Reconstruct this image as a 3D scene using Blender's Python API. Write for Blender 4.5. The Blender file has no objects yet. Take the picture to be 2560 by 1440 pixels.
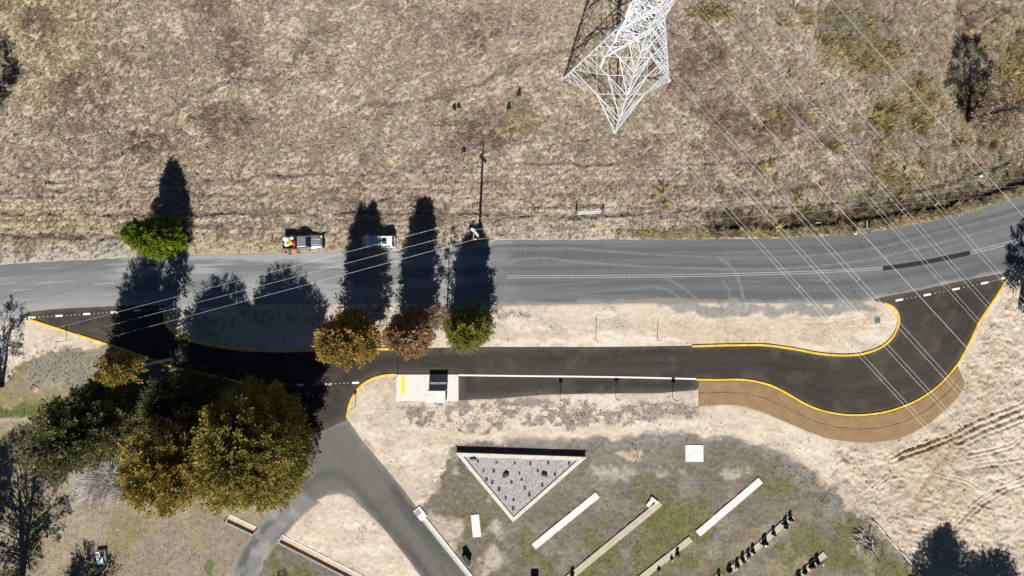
import bpy, bmesh, math, random
import numpy as np
from mathutils import Vector, Matrix

R = math.radians
S = 18.5                      # photograph pixels per metre on the ground plane
CAM_H = 2560 * 24 / 36 / S    # drone height for a 24 mm-equivalent lens
random.seed(7)
rng = np.random.default_rng(11)
scene = bpy.context.scene
col = scene.collection

# ------------------------------------------------------------------ camera, sky, sun, exposure
cam_d = bpy.data.cameras.new('camera'); cam_d.lens = 24; cam_d.sensor_width = 36
cam_d.clip_start = 0.5; cam_d.clip_end = 6000
cam = bpy.data.objects.new('camera', cam_d); col.objects.link(cam)
cam.location = (0, 0, CAM_H); cam.rotation_euler = (0, 0, 0)
scene.camera = cam

SUN_EL, SUN_AZ_X = 46.0, -0.045            # sun stands low in the image (y negative), shadows run to +y and a hair to +x
sun_dir = Vector((SUN_AZ_X, -1, math.tan(R(SUN_EL)) * math.hypot(1, SUN_AZ_X))).normalized()
sl = bpy.data.lights.new('sun', 'SUN'); sl.energy = 5.0; sl.angle = R(0.53); sl.color = (1.0, 0.955, 0.89)
so = bpy.data.objects.new('sun', sl); col.objects.link(so)
so.rotation_euler = sun_dir.to_track_quat('Z', 'Y').to_euler(); so.location = sun_dir * 300
w = bpy.data.worlds.new('World'); scene.world = w; w.use_nodes = True
nt = w.node_tree; bgn = nt.nodes['Background']
sky = nt.nodes.new('ShaderNodeTexSky'); sky.sky_type = 'NISHITA'; sky.sun_disc = False
sky.sun_elevation = R(SUN_EL); sky.sun_rotation = math.atan2(sun_dir.x, sun_dir.y)
sky.altitude = 4500; sky.air_density = 0.75; sky.dust_density = 0.0; sky.ozone_density = 2.0
nt.links.new(sky.outputs[0], bgn.inputs[0]); bgn.inputs[1].default_value = 0.05
scene.view_settings.view_transform = 'Standard'; scene.view_settings.look = 'None'
scene.view_settings.exposure = 0.30; scene.view_settings.gamma = 1.0
scene.view_settings.use_curve_mapping = False

# ------------------------------------------------------------------ helpers
def P(px, py, z=0.0):
    return Vector(((px - 1280) / S, (720 - py) / S, z))

def P2(pts):
    a = np.asarray(pts, float)
    return np.stack([(a[:, 0] - 1280) / S, (720 - a[:, 1]) / S], 1)

def tag(o, label=None, cat=None, group=None, kind=None):
    if label: o['label'] = label
    if cat: o['category'] = cat
    if group: o['group'] = group
    if kind: o['kind'] = kind
    return o

def thing(name, label, cat, loc=(0, 0, 0), rotz=0.0, group=None):
    o = bpy.data.objects.new(name, None); col.objects.link(o)
    o.location = loc; o.rotation_euler = (0, 0, rotz); o.empty_display_size = 0.3
    return tag(o, label, cat, group, 'thing')

class MB:
    def __init__(s): s.v = []; s.f = []; s.m = []
    def add(s, vs, fs, mi=0):
        b = len(s.v); s.v += [tuple(v) for v in vs]; s.f += [tuple(b + i for i in f) for f in fs]; s.m += [mi] * len(fs); return s
    def box(s, c, d, rz=0.0, mi=0, taper=1.0):
        x, y, z = d[0] / 2, d[1] / 2, d[2] / 2; cs, sn = math.cos(rz), math.sin(rz); vs = []
        for dz in (-1, 1):
            t = 1.0 if dz < 0 else taper
            for a, b_ in ((-1, -1), (1, -1), (1, 1), (-1, 1)):
                u, v = a * x * t, b_ * y * t
                vs.append((c[0] + u * cs - v * sn, c[1] + u * sn + v * cs, c[2] + dz * z))
        return s.add(vs, [(0, 3, 2, 1), (4, 5, 6, 7), (0, 1, 5, 4), (1, 2, 6, 5), (2, 3, 7, 6), (3, 0, 4, 7)], mi)
    def tube(s, pts, rad, n=6, mi=0, cap=True):
        pts = [Vector(p) for p in pts]; k = len(pts)
        rad = [rad] * k if isinstance(rad, (int, float)) else list(rad)
        vs = []
        for i, p in enumerate(pts):
            t = (pts[min(i + 1, k - 1)] - pts[max(i - 1, 0)]).normalized()
            a = t.orthogonal().normalized() if abs(t.z) < .95 else Vector((1, 0, 0)).cross(t).normalized()
            if abs(t.z) < .95: a = Vector((0, 0, 1)).cross(t).normalized()
            b_ = t.cross(a)
            for j in range(n):
                q = 2 * math.pi * j / n
                vs.append(p + (a * math.cos(q) + b_ * math.sin(q)) * rad[i])
        fs = [(i * n + j, i * n + (j + 1) % n, (i + 1) * n + (j + 1) % n, (i + 1) * n + j) for i in range(k - 1) for j in range(n)]
        if cap: fs += [tuple(range(n))[::-1], tuple((k - 1) * n + j for j in range(n))]
        return s.add(vs, fs, mi)
    def bar(s, a, b_, wd, mi=0):
        return s.tube([a, b_], wd * 0.7, 4, mi)
    def prism(s, poly, z0, z1, mi=0, top_scale=1.0):
        n = len(poly); cx = sum(p[0] for p in poly) / n; cy = sum(p[1] for p in poly) / n
        ar = sum(poly[i][0] * poly[(i + 1) % n][1] - poly[(i + 1) % n][0] * poly[i][1] for i in range(n))
        if ar < 0: poly = poly[::-1]
        vs = [(p[0], p[1], z0) for p in poly] + [(cx + (p[0] - cx) * top_scale, cy + (p[1] - cy) * top_scale, z1) for p in poly]
        fs = [tuple(range(n))[::-1], tuple(range(n, 2 * n))] + [(i, (i + 1) % n, n + (i + 1) % n, n + i) for i in range(n)]
        return s.add(vs, fs, mi)
    def loft(s, secs, mi=0, cap=True):
        n = len(secs[0]); vs = [v for sec in secs for v in sec]
        fs = [(i * n + j, i * n + (j + 1) % n, (i + 1) * n + (j + 1) % n, (i + 1) * n + j) for i in range(len(secs) - 1) for j in range(n)]
        if cap: fs += [tuple(range(n))[::-1], tuple((len(secs) - 1) * n + j for j in range(n))]
        return s.add(vs, fs, mi)
    def mesh(s, name, mats, smooth=False):
        me = bpy.data.meshes.new(name); me.from_pydata(s.v, [], s.f)
        for m in (mats if isinstance(mats, (list, tuple)) else [mats]): me.materials.append(m)
        if len(set(s.m)) > 1: me.polygons.foreach_set('material_index', s.m)
        if smooth: me.polygons.foreach_set('use_smooth', [True] * len(s.f))
        me.update(); return me
    def build(s, name, mats, parent=None, smooth=False, bevel=0.0):
        o = bpy.data.objects.new(name, s.mesh(name, mats, smooth)); col.objects.link(o)
        if parent: o.parent = parent
        if bevel:
            b_ = o.modifiers.new('bevel', 'BEVEL'); b_.width = bevel; b_.segments = 2; b_.limit_method = 'ANGLE'
        return o

def np_mesh(name, v, f, mats, tint=None, smooth=False, attrs=None):
    v = np.asarray(v, np.float32); f = np.asarray(f, np.int32); k = f.shape[1]
    me = bpy.data.meshes.new(name)
    me.vertices.add(len(v)); me.vertices.foreach_set('co', v.ravel())
    me.loops.add(f.size); me.loops.foreach_set('vertex_index', f.ravel())
    me.polygons.add(len(f)); me.polygons.foreach_set('loop_start', np.arange(0, f.size, k, dtype=np.int32))
    me.polygons.foreach_set('use_smooth', np.full(len(f), smooth))
    for m in (mats if isinstance(mats, (list, tuple)) else [mats]): me.materials.append(m)
    me.update(calc_edges=True)
    if tint is not None:
        a = me.attributes.new('tint', 'FLOAT_COLOR', 'POINT')
        c = np.ones((len(v), 4), np.float32); c[:, :3] = tint; a.data.foreach_set('color', c.ravel())
    for k_, arr in (attrs or {}).items():
        a = me.attributes.new(k_, 'FLOAT', 'POINT'); a.data.foreach_set('value', np.asarray(arr, np.float32))
    return me

def link(name, me, parent=None, loc=None):
    o = bpy.data.objects.new(name, me); col.objects.link(o)
    if parent: o.parent = parent
    if loc is not None: o.location = loc
    return o

# numpy noise
_TAB = np.random.default_rng(3).random((256, 256)).astype(np.float32)
def vnoise(x, y, seed=0):
    x = np.asarray(x, np.float32) + seed * 17.37; y = np.asarray(y, np.float32) + seed * 9.71
    xi = np.floor(x).astype(np.int32); yi = np.floor(y).astype(np.int32)
    fx = x - xi; fy = y - yi; fx = fx * fx * (3 - 2 * fx); fy = fy * fy * (3 - 2 * fy)
    a = _TAB[yi & 255, xi & 255]; b = _TAB[yi & 255, (xi + 1) & 255]; c = _TAB[(yi + 1) & 255, xi & 255]; d = _TAB[(yi + 1) & 255, (xi + 1) & 255]
    return (a * (1 - fx) + b * fx) * (1 - fy) + (c * (1 - fx) + d * fx) * fy
def fbm(x, y, seed=0, oct=4, gain=0.5):
    t = 0; a = 1.0; n = 0
    for i in range(oct):
        ca, sa = math.cos(i * 0.9), math.sin(i * 0.9)
        t = t + a * vnoise((x * ca - y * sa) * 2 ** i, (x * sa + y * ca) * 2 ** i, seed + i * 5); n += a; a *= gain
    return t / n
def sstep(a, b, x):
    t = np.clip((x - a) / (b - a), 0, 1); return t * t * (3 - 2 * t)
def sdist(X, Y, poly):
    """signed distance to polygon (metres, positive inside)"""
    d = np.full(X.shape, 1e9, np.float32); ins = np.zeros(X.shape, bool); n = len(poly)
    for i in range(n):
        x0, y0 = poly[i]; x1, y1 = poly[(i + 1) % n]; ex, ey = x1 - x0, y1 - y0
        t = np.clip(((X - x0) * ex + (Y - y0) * ey) / (ex * ex + ey * ey + 1e-9), 0, 1)
        d = np.minimum(d, (X - x0 - t * ex) ** 2 + (Y - y0 - t * ey) ** 2)
        if y0 != y1:
            ins ^= ((y0 > Y) != (y1 > Y)) & (X < (x1 - x0) * (Y - y0) / (y1 - y0) + x0)
    d = np.sqrt(d); return np.where(ins, d, -d)
def ldist(X, Y, line):
    """distance to polyline, and distance along it"""
    d = np.full(X.shape, 1e9, np.float32); al = np.zeros(X.shape, np.float32); acc = 0.0
    for i in range(len(line) - 1):
        x0, y0 = line[i]; x1, y1 = line[i + 1]; ex, ey = x1 - x0, y1 - y0; L = math.hypot(ex, ey)
        t = np.clip(((X - x0) * ex + (Y - y0) * ey) / (L * L), 0, 1)
        q = np.hypot(X - x0 - t * ex, Y - y0 - t * ey); m = q < d
        d = np.where(m, q, d); al = np.where(m, acc + t * L, al); acc += L
    return d, al
def smooth_line(pts, n=8):
    pts = [np.array(p, float) for p in pts]; out = []
    for i in range(len(pts) - 1):
        p0 = pts[max(i - 1, 0)]; p1 = pts[i]; p2 = pts[i + 1]; p3 = pts[min(i + 2, len(pts) - 1)]
        for j in range(n):
            t = j / n
            out.append(0.5 * ((2 * p1) + (-p0 + p2) * t + (2 * p0 - 5 * p1 + 4 * p2 - p3) * t * t + (-p0 + 3 * p1 - 3 * p2 + p3) * t ** 3))
    out.append(pts[-1]); return np.array(out)

# ------------------------------------------------------------------ materials
def nodes_mat(name):
    m = bpy.data.materials.new(name); m.use_nodes = True
    return m, m.node_tree, m.node_tree.nodes['Principled BSDF']
def mat(name, c, rough=0.8, metal=0.0, var=0.12, scale=6.0, bump=0.0, spec=0.3, c2=None, stretch=None):
    m, t, b = nodes_mat(name); N, L = t.nodes, t.links
    tc = N.new('ShaderNodeTexCoord'); mp = N.new('ShaderNodeMapping'); L.new(tc.outputs['Object'], mp.inputs[0])
    if stretch: mp.inputs['Scale'].default_value = stretch
    no = N.new('ShaderNodeTexNoise'); no.inputs['Scale'].default_value = scale; no.inputs['Detail'].default_value = 5
    L.new(mp.outputs[0], no.inputs['Vector'])
    mx = N.new('ShaderNodeMix'); mx.data_type = 'RGBA'
    lo = [x * (1 - var) for x in c]; hi = list(c2) if c2 else [min(1, x * (1 + var)) for x in c]
    mx.inputs[6].default_value = (*lo, 1); mx.inputs[7].default_value = (*hi, 1)
    rp = N.new('ShaderNodeMapRange'); rp.inputs[1].default_value = 0.3; rp.inputs[2].default_value = 0.7
    L.new(no.outputs[0], rp.inputs[0]); L.new(rp.outputs[0], mx.inputs[0]); L.new(mx.outputs[2], b.inputs['Base Color'])
    b.inputs['Roughness'].default_value = rough; b.inputs['Metallic'].default_value = metal; b.inputs['Specular IOR Level'].default_value = spec
    if bump:
        bp = N.new('ShaderNodeBump'); bp.inputs['Strength'].default_value = bump; bp.inputs['Distance'].default_value = 0.03
        L.new(no.outputs[0], bp.inputs['Height']); L.new(bp.outputs[0], b.inputs['Normal'])
    return m
def tint_mat(name, fine=14.0, var=0.35, rough=0.95, bump=0.4, bdist=0.06):
    """base colour from the surface's own colour attribute, broken up by two noises"""
    m, t, b = nodes_mat(name); N, L = t.nodes, t.links
    at = N.new('ShaderNodeAttribute'); at.attribute_name = 'tint'
    tc = N.new('ShaderNodeTexCoord')
    n1 = N.new('ShaderNodeTexNoise'); n1.inputs['Scale'].default_value = fine; n1.inputs['Detail'].default_value = 4; n1.inputs['Roughness'].default_value = 0.7
    L.new(tc.outputs['Object'], n1.inputs['Vector'])
    mr = N.new('ShaderNodeMapRange'); mr.inputs[1].default_value = 0.25; mr.inputs[2].default_value = 0.75
    mr.inputs[3].default_value = 1 - var; mr.inputs[4].default_value = 1 + var
    L.new(n1.outputs[0], mr.inputs[0])
    vm = N.new('ShaderNodeVectorMath'); vm.operation = 'SCALE'
    L.new(at.outputs['Color'], vm.inputs[0]); L.new(mr.outputs[0], vm.inputs['Scale']); L.new(vm.outputs[0], b.inputs['Base Color'])
    b.inputs['Roughness'].default_value = rough; b.inputs['Specular IOR Level'].default_value = 0.15
    bp = N.new('ShaderNodeBump'); bp.inputs['Strength'].default_value = bump; bp.inputs['Distance'].default_value = bdist
    L.new(n1.outputs[0], bp.inputs['Height']); L.new(bp.outputs[0], b.inputs['Normal'])
    return m
def leaf_mat(name, inst=False, trans=0.25):
    m = bpy.data.materials.new(name); m.use_nodes = True; t = m.node_tree; N, L = t.nodes, t.links; N.clear()
    at = N.new('ShaderNodeAttribute'); at.attribute_name = 'tint'
    if inst: at.attribute_type = 'INSTANCER'
    d = N.new('ShaderNodeBsdfDiffuse'); tr = N.new('ShaderNodeBsdfTranslucent'); mx = N.new('ShaderNodeMixShader'); o = N.new('ShaderNodeOutputMaterial')
    L.new(at.outputs['Color'], d.inputs[0]); L.new(at.outputs['Color'], tr.inputs[0]); mx.inputs[0].default_value = trans
    L.new(d.outputs[0], mx.inputs[1]); L.new(tr.outputs[0], mx.inputs[2]); L.new(mx.outputs[0], o.inputs[0])
    return m

M = {}
M['ground'] = tint_mat('ground_soil', 9.0, 0.30, 0.96, 0.5, 0.05)
M['leaf'] = leaf_mat('foliage', False, .14); M['grass'] = leaf_mat('grass_blades', True, 0.2)
M['asphalt_old'] = tint_mat('old_asphalt', 26.0, 0.13, 0.85, 0.15, 0.01)
M['asphalt_new'] = tint_mat('new_asphalt', 22.0, 0.16, 0.8, 0.15, 0.01)
M['asphalt_mid'] = tint_mat('driveway_asphalt', 24.0, 0.13, 0.85, 0.15, 0.01)
M['gravel'] = tint_mat('gravel_track', 7.0, 0.3, 0.95, 0.5, 0.03)
M['white_line'] = mat('white_road_paint', (.78, .78, .76), .7, var=.08, scale=9)
M['worn_line'] = mat('worn_white_paint', (.34, .35, .345), .8, var=.35, scale=5)
M['black_patch'] = mat('blacked_out_line', (.022, .025, .03), .75, var=.2, scale=8)
M['yellow'] = mat('yellow_kerb_paint', (.74, .49, .05), .6, var=.22, scale=1.6)
M['tactile'] = mat('yellow_tactile_paving', (.75, .62, .10), .7, var=.10, scale=5)
M['concrete'] = mat('pale_concrete', (.66, .65, .60), .85, var=.06, scale=1.2, bump=.05)
M['concrete_g'] = mat('grey_concrete', (.46, .47, .44), .9, var=.14, scale=2.5, bump=.1)
M['beam_white'] = mat('fresh_white_concrete', (.70, .695, .67), .8, var=.14, scale=1.1, bump=.1)
M['beam_tan'] = mat('weathered_tan_concrete', (.47, .42, .32), .88, var=.09, scale=1.2, bump=.05)
M['coping'] = mat('cream_stone_coping', (.63, .60, .52), .85, var=.10, scale=2.2, bump=.15)
M['planter_wall'] = mat('planter_stone', (.40, .36, .30), .9, var=.2, scale=2.0, bump=.3)
M['pink_timber'] = mat('pinkish_sleeper', (.52, .40, .29), .9, var=.16, scale=2.2, bump=.2)
M['steel'] = mat('galvanised_steel', (.68, .71, .745), .5, .12, var=.10, scale=.8, spec=.5)
M['wire'] = mat('aluminium_wire', (.52, .53, .54), .45, .3, var=.05, scale=.3)
M['insul'] = mat('white_insulator', (.82, .83, .83), .35, var=.03, scale=3)
M['timber'] = mat('grey_timber', (.26, .22, .18), .9, var=.25, scale=5, bump=.2)
M['post_dark'] = mat('dark_steel_post', (.08, .08, .075), .7, .2, var=.2, scale=5)
M['sign_face'] = mat('sign_face_white', (.75, .75, .73), .5, var=.05, scale=5)
M['sign_back'] = mat('sign_back_metal', (.40, .41, .42), .5, .5, var=.08, scale=5)
M['bark'] = mat('tree_bark', (.13, .10, .075), .95, var=.3, scale=4, bump=.4)
M['bark_pale'] = mat('pale_eucalypt_bark', (.50, .47, .42), .85, var=.25, scale=2.5, bump=.2)
M['bark_dark'] = mat('burnt_dark_bark', (.045, .038, .034), .95, var=.3, scale=4, bump=.3)
M['dead_wood'] = mat('bleached_dead_wood', (.54, .52, .50), .9, var=.22, scale=4)
M['silver'] = mat('silver_car_paint', (.60, .64, .70), .26, .75, var=.02, scale=2, spec=.6)
M['white_paint'] = mat('white_car_paint', (.84, .86, .88), .15, .0, var=.02, scale=2, spec=.7)
M['glass'] = mat('dark_car_glass', (.012, .018, .024), .08, var=.1, scale=2, spec=.8)
M['black'] = mat('black_plastic', (.018, .018, .02), .55, var=.2, scale=6)
M['rubber'] = mat('tyre_rubber', (.02, .02, .02), .9, var=.2, scale=6)
M['rim'] = mat('alloy_rim', (.45, .46, .48), .35, .8, var=.05, scale=4)
M['red_lens'] = mat('red_tail_lens', (.45, .02, .015), .3, var=.1, scale=4)
M['clear_lens'] = mat('clear_lamp_lens', (.6, .62, .64), .15, var=.1, scale=4)
M['orange'] = mat('hi_vis_orange_cloth', (.85, .16, .035), .85, var=.14, scale=6)
M['orange_tarp'] = mat('orange_yellow_tarp', (.80, .40, .05), .7, var=.2, scale=4)
M['red_plastic'] = mat('red_plastic', (.62, .05, .035), .5, var=.15, scale=5)
M['white_bag'] = mat('white_woven_bag', (.76, .76, .74), .85, var=.10, scale=5, bump=.3)
M['navy'] = mat('navy_cloth', (.015, .018, .03), .9, var=.2, scale=6)
M['skin'] = mat('skin', (.45, .26, .18), .6, var=.08, scale=6)
M['hair'] = mat('dark_hair', (.03, .02, .015), .8, var=.2, scale=9)
M['boot'] = mat('brown_boot', (.10, .06, .035), .8, var=.2, scale=6)
M['granite'] = mat('black_granite', (.012, .012, .014), .22, var=.3, scale=8, spec=.5)
M['granite_grey'] = mat('grey_granite', (.30, .30, .30), .45, var=.25, scale=9)
M['fl_white'] = mat('white_petals', (.80, .78, .76), .8, var=.08, scale=9)
M['fl_pink'] = mat('pink_petals', (.70, .30, .38), .8, var=.2, scale=9)
M['fl_red'] = mat('red_petals', (.60, .05, .03), .8, var=.2, scale=9)
M['fl_orange'] = mat('orange_petals', (.80, .22, .03), .8, var=.2, scale=9)
M['jute'] = mat('brown_jute_mat', (.265, .175, .092), .95, var=.10, scale=.8, bump=.5, c2=(.305, .205, .11))
M['jute_seam_shade'] = mat('jute_seam_shading', (.15, .095, .05), .95, var=.3, scale=3)
M['bin_green'] = mat('dark_green_bin', (.012, .022, .016), .5, var=.2, scale=4)
M['box_grey'] = mat('blue_grey_box', (.26, .33, .36), .6, .1, var=.15, scale=4)
M['grate'] = mat('steel_grate', (.22, .26, .28), .6, .4, var=.2, scale=6)
M['pale_blue'] = mat('pale_blue_sheet', (.52, .66, .72), .5, var=.06, scale=3)
M['corr_pink'] = mat('faded_red_iron', (.52, .30, .26), .7, var=.18, scale=3)
M['rock'] = mat('grey_sandstone', (.36, .31, .27), .92, var=.25, scale=3, bump=.5)
M['rock_dark'] = mat('dark_basalt', (.07, .065, .06), .92, var=.3, scale=3, bump=.5)
M['planter_gravel'] = mat('pale_blue_grey_gravel', (.37, .37, .37), .95, var=.36, scale=4, bump=.8, c2=(.47, .46, .445))

# ------------------------------------------------------------------ plan of the place (photo pixels on the ground plane)
TOP = [(-2600, 840), (-1600, 770), (-400, 692), (0, 662), (200, 651), (420, 641), (640, 634), (830, 631), (1000, 628), (1160, 622), (1215, 612), (1240, 601), (1500, 600), (1750, 598), (1920, 597),
       (2050, 592), (2200, 578), (2350, 548), (2450, 521), (2560, 488), (2900, 360), (4200, -150), (5200, -540)]
BOT = [(-2600, 985), (-1600, 905), (-400, 832), (0, 806), (70, 795), (150, 783), (420, 770), (640, 762), (860, 758), (1000, 758), (1230, 764), (1350, 762), (1600, 757), (1700, 755), (1900, 758),
       (2100, 760), (2185, 752), (2300, 730), (2400, 708), (2520, 685), (2640, 650), (2900, 560), (4200, 30), (5200, -370)]
def edge_y(tab, x):
    a = np.array(tab, float); return np.interp(x, a[:, 0], a[:, 1])
K_IN_L = [(413, 771), (412, 788), (416, 808), (428, 825), (450, 841), (500, 858), (560, 869), (620, 876), (700, 878), (785, 876), (930, 873), (988, 872)]
K_IN_R = [(1730, 865), (1800, 863), (1860, 862), (1920, 863), (1990, 873), (2050, 884), (2110, 888), (2160, 883), (2205, 866), (2233, 839), (2246, 806), (2243, 783), (2231, 767), (2210, 757)]
K_OUT_R = [(1740, 948), (1790, 949), (1860, 949), (1920, 961), (1965, 982), (2010, 1008), (2055, 1026), (2110, 1036), (2165, 1036), (2225, 1026), (2290, 1001), (2345, 964), (2390, 914), (2415, 872), (2432, 838), (2450, 800), (2485, 748), (2518, 696)]
K_OUT_L = [(75, 798), (170, 829), (265, 859), (350, 890), (450, 922), (560, 946), (620, 963)]
K_SLAB = [(991, 936), (960, 938), (932, 946), (905, 962), (885, 987), (873, 1016), (868, 1044)]
LOOP = ([(66, 792), (72, 780), (120, 774), (200, 769), (300, 765), (415, 763)] + K_IN_L + [(1000, 871), (1230, 868), (1500, 868)] + list(smooth_line(K_IN_R, 4))
        + [(2183, 750), (2200, 744), (2300, 725), (2400, 703), (2522, 680)] + list(smooth_line(K_OUT_R, 4))[::-1]
        + [(1752, 955), (1742, 975), (1650, 983), (1480, 984), (1350, 987), (1250, 996), (1147, 1001), (1147, 937)] + list(smooth_line(K_SLAB, 4)) + [(866, 1050), (790, 1086), (700, 1085)] + K_OUT_L[::-1])
DRIVE = [(866, 1048), (915, 1115), (960, 1166), (1010, 1227), (1047, 1278), (1100, 1345), (1185, 1447), (1300, 1590), (1180, 1620), (1052, 1440), (1000, 1372), (940, 1300), (905, 1268), (880, 1243), (850, 1234), (820, 1237), (797, 1248), (783, 1254), (752, 1235), (735, 1190), (690, 1120), (700, 1083), (790, 1085)]
SLAB = [(991, 936), (1146, 936), (1146, 1002), (991, 1002)]
TRACK_A = [(742, 1225), (690, 1275), (640, 1325), (605, 1375), (580, 1440), (560, 1540)]
TRACK_B = [(800, 1256), (755, 1290), (712, 1340), (680, 1375), (650, 1425), (630, 1540)]
MAT_IN = [(1746, 962), (1800, 957), (1860, 959), (1920, 974), (1985, 1009), (2050, 1036), (2110, 1046), (2165, 1047), (2230, 1036), (2300, 1007), (2358, 966), (2392, 932)]
MAT_OUT = [(1746, 1017), (1800, 1012), (1860, 1016), (1920, 1036), (1985, 1064), (2060, 1093), (2120, 1103), (2175, 1105), (2250, 1095), (2325, 1056), (2392, 994), (2412, 958)]
_k = smooth_line(K_OUT_R[:13], 4); _t = np.gradient(_k, axis=0); _t /= np.linalg.norm(_t, axis=1)[:, None]
MAT_IN = [tuple(q_) for q_ in _k + np.stack([-_t[:, 1], _t[:, 0]], 1) * 4.2]; MAT_IN[0] = (1746, MAT_IN[0][1])
MATP = MAT_IN + MAT_OUT[::-1]
DRAIN1 = [(702, 1348), (800, 1398), (900, 1449), (980, 1490)]      # box drain, lower right
DRAIN2 = [(570, 1297), (636, 1328)]

# ------------------------------------------------------------------ ground: one sheet, fine in the middle, growing to the horizon
STEP = 0.15
def axis(h):
    f = np.arange(-h, h + 1e-6, STEP); g = []; d = STEP; x = h
    while x < 2500: d *= 1.35; x += d; g.append(x)
    g = np.array(g); return np.concatenate([-g[::-1], f, g])
gx = axis(71.5); gy = axis(41.5)
X, Y = np.meshgrid(gx.astype(np.float32), gy.astype(np.float32)); PX = 1280 + S * X; PY = 720 - S * Y
n_big = fbm(X * .07, Y * .07, 1); n_med = fbm(X * .35, Y * .35, 2); n_fin = fbm(X * 1.3, Y * 1.3, 3); n_mic = fbm(X * 3.1, Y * 3.1, 4, 3)
wx = X + (fbm(X * .5, Y * .5, 21) - .5) * 2.2; wy = Y + (fbm(X * .5, Y * .5, 22) - .5) * 2.2     # warped plan for ragged edges

def msk(poly, soft=0.8, warp=1.0):
    p = P2(poly); return sstep(-soft * .45, soft * .45, sdist(X + (wx - X) * warp, Y + (wy - Y) * warp, p) + ((n_fin - .5) * 1.5 + (n_mic - .5) * 1.1) * min(1, soft) * max(warp, .15))
C = lambda *c: np.array(c, np.float32)
def lerp(t, c, m): return t + (np.asarray(c, np.float32) - t) * m[..., None]

tint = np.zeros(X.shape + (3,), np.float32) + C(.435, .368, .288)
# dry pasture
tint = lerp(tint, C(.475, .41, .32), sstep(.45, .62, n_med))
tint = lerp(tint, C(.37, .30, .245), sstep(.50, .70, fbm(X * .16, Y * .16, 6)) * .7)
tint = lerp(tint, C(.44, .38, .255), sstep(500, 80, PX) * sstep(.35, .6, n_big) * .8)
tint = lerp(tint, C(.42, .36, .25), sstep(1700, 2100, PX) * sstep(.35, .65, fbm(X * .2, Y * .2, 8)) * .8)
tint = lerp(tint, C(.22, .205, .11), sstep(1650, 2200, PX) * sstep(.56, .70, fbm(X * .13, Y * .13, 9)) * .65)
red = np.zeros(X.shape, np.float32)
for (cx, cy, rx, ry) in [(215, 230, 75, 65), (590, 130, 45, 70), (550, 300, 75, 45), (400, 360, 80, 40), (1200, 70, 60, 45), (1770, 130, 60, 60), (520, 15, 60, 25), (95, 70, 40, 60), (340, 150, 30, 20), (1200, 330, 90, 45), (1690, 190, 60, 35), (2440, 50, 60, 50), (2460, 270, 60, 50), (1880, 300, 120, 60), (1250, 588, 35, 14)]:
    dd = ((PX - cx) / rx) ** 2 + ((PY - cy) / ry) ** 2
    red = np.maximum(red, sstep(1.6, .25, dd + (n_med - .5) * 2.4))
tint = lerp(tint, C(.185, .115, .09), red * .70 * sstep(.30, .54, n_fin))
grn = np.zeros(X.shape, np.float32)
for (cx, cy, rx, ry) in [(2190, 140, 70, 40), (2300, 250, 90, 60), (2240, 290, 80, 40), (1300, 300, 45, 40), (1780, 30, 60, 30), (2530, 150, 50, 90), (20, 5, 40, 20), (140, 135, 25, 25), (2080, 110, 50, 25), (475, 300, 20, 15)]:
    dd = ((PX - cx) / rx) ** 2 + ((PY - cy) / ry) ** 2
    grn = np.maximum(grn, sstep(1.5, .2, dd + (n_med - .5) * 2.2))
tint = lerp(tint, C(.29, .245, .10), grn * .5)
yt_road = edge_y(TOP, PX); yb_road = edge_y(BOT, PX)
# mown strips beside the north fence
strip = sstep(395, 440, PY) * sstep(yt_road - 20, yt_road - 60, PY) * sstep(2000, 1700, PX)
lines = fbm(X * .035, Y * 2.1 + .25 * np.sin(X * .05), 12, 3)
tint = lerp(tint, C(.24, .19, .15), strip * sstep(.53, .63, lines) * .6)
tint = lerp(tint, C(.36, .29, .21), strip * sstep(.46, .36, lines) * .5)
# faint animal / wheel pads through the pasture
for ln, wd in (([(215, 425), (300, 385), (390, 335), (420, 295), (560, 210), (690, 190), (770, 100), (860, 60)], .55), ([(900, 265), (1130, 240), (1280, 170), (1420, 120)], .5), ([(1700, 470), (1900, 480), (2150, 440)], .7)):
    d, _ = ldist(wx, wy, smooth_line(P2(ln)))
    tint = lerp(tint, C(.215, .18, .135), sstep(wd, .1, d) * .65)
# verge to the north: gravelly shoulder
sh = sstep(62, 10, yt_road - PY + (n_med - .5) * 60) * (PY < yt_road + 8)
tint = lerp(tint, C(.375, .35, .31), sh * .9 * sstep(1150, 900, PX))
tint = lerp(tint, C(.40, .365, .31), sstep(20, 4, yt_road - PY + (n_med - .5) * 26) * (PY < yt_road + 8))
tint = lerp(tint, C(.37, .31, .215), msk([(470, 590), (700, 585), (1000, 575), (1050, 620), (840, 640), (470, 645)], 1.2))
# lower left: dry lawn
LAWN = [(-900, 860), (0, 850), (90, 880), (180, 862), (270, 868), (620, 970), (700, 1085), (752, 1235), (690, 1280), (575, 1440), (540, 1600), (-900, 1900)]
lawn = msk(LAWN, .6)
lc = np.zeros_like(tint) + C(.265, .228, .155)
lc = lerp(lc, C(.225, .205, .11), sstep(.47, .62, fbm(X * .18, Y * .18, 31)) * .8)
lc = lerp(lc, C(.32, .275, .21), sstep(.5, .65, n_med) * .7)
lc = lerp(lc, C(.12, .145, .045), msk([(-400, 1008), (110, 1010), (150, 1040), (90, 1046), (-400, 1046)], .8))
lc = lerp(lc, C(.235, .21, .10), msk([(-400, 960), (210, 985), (250, 1010), (-400, 1015)], 1.0) * .7)
lc = lerp(lc, C(.40, .36, .30), msk([(-400, 1046), (140, 1044), (140, 1052), (-400, 1056)], .25, .2) * .9)
lc = lerp(lc, C(.24, .22, .18), msk([(80, 870), (190, 862), (260, 900), (230, 960), (60, 960)], .8) * .8)
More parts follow.
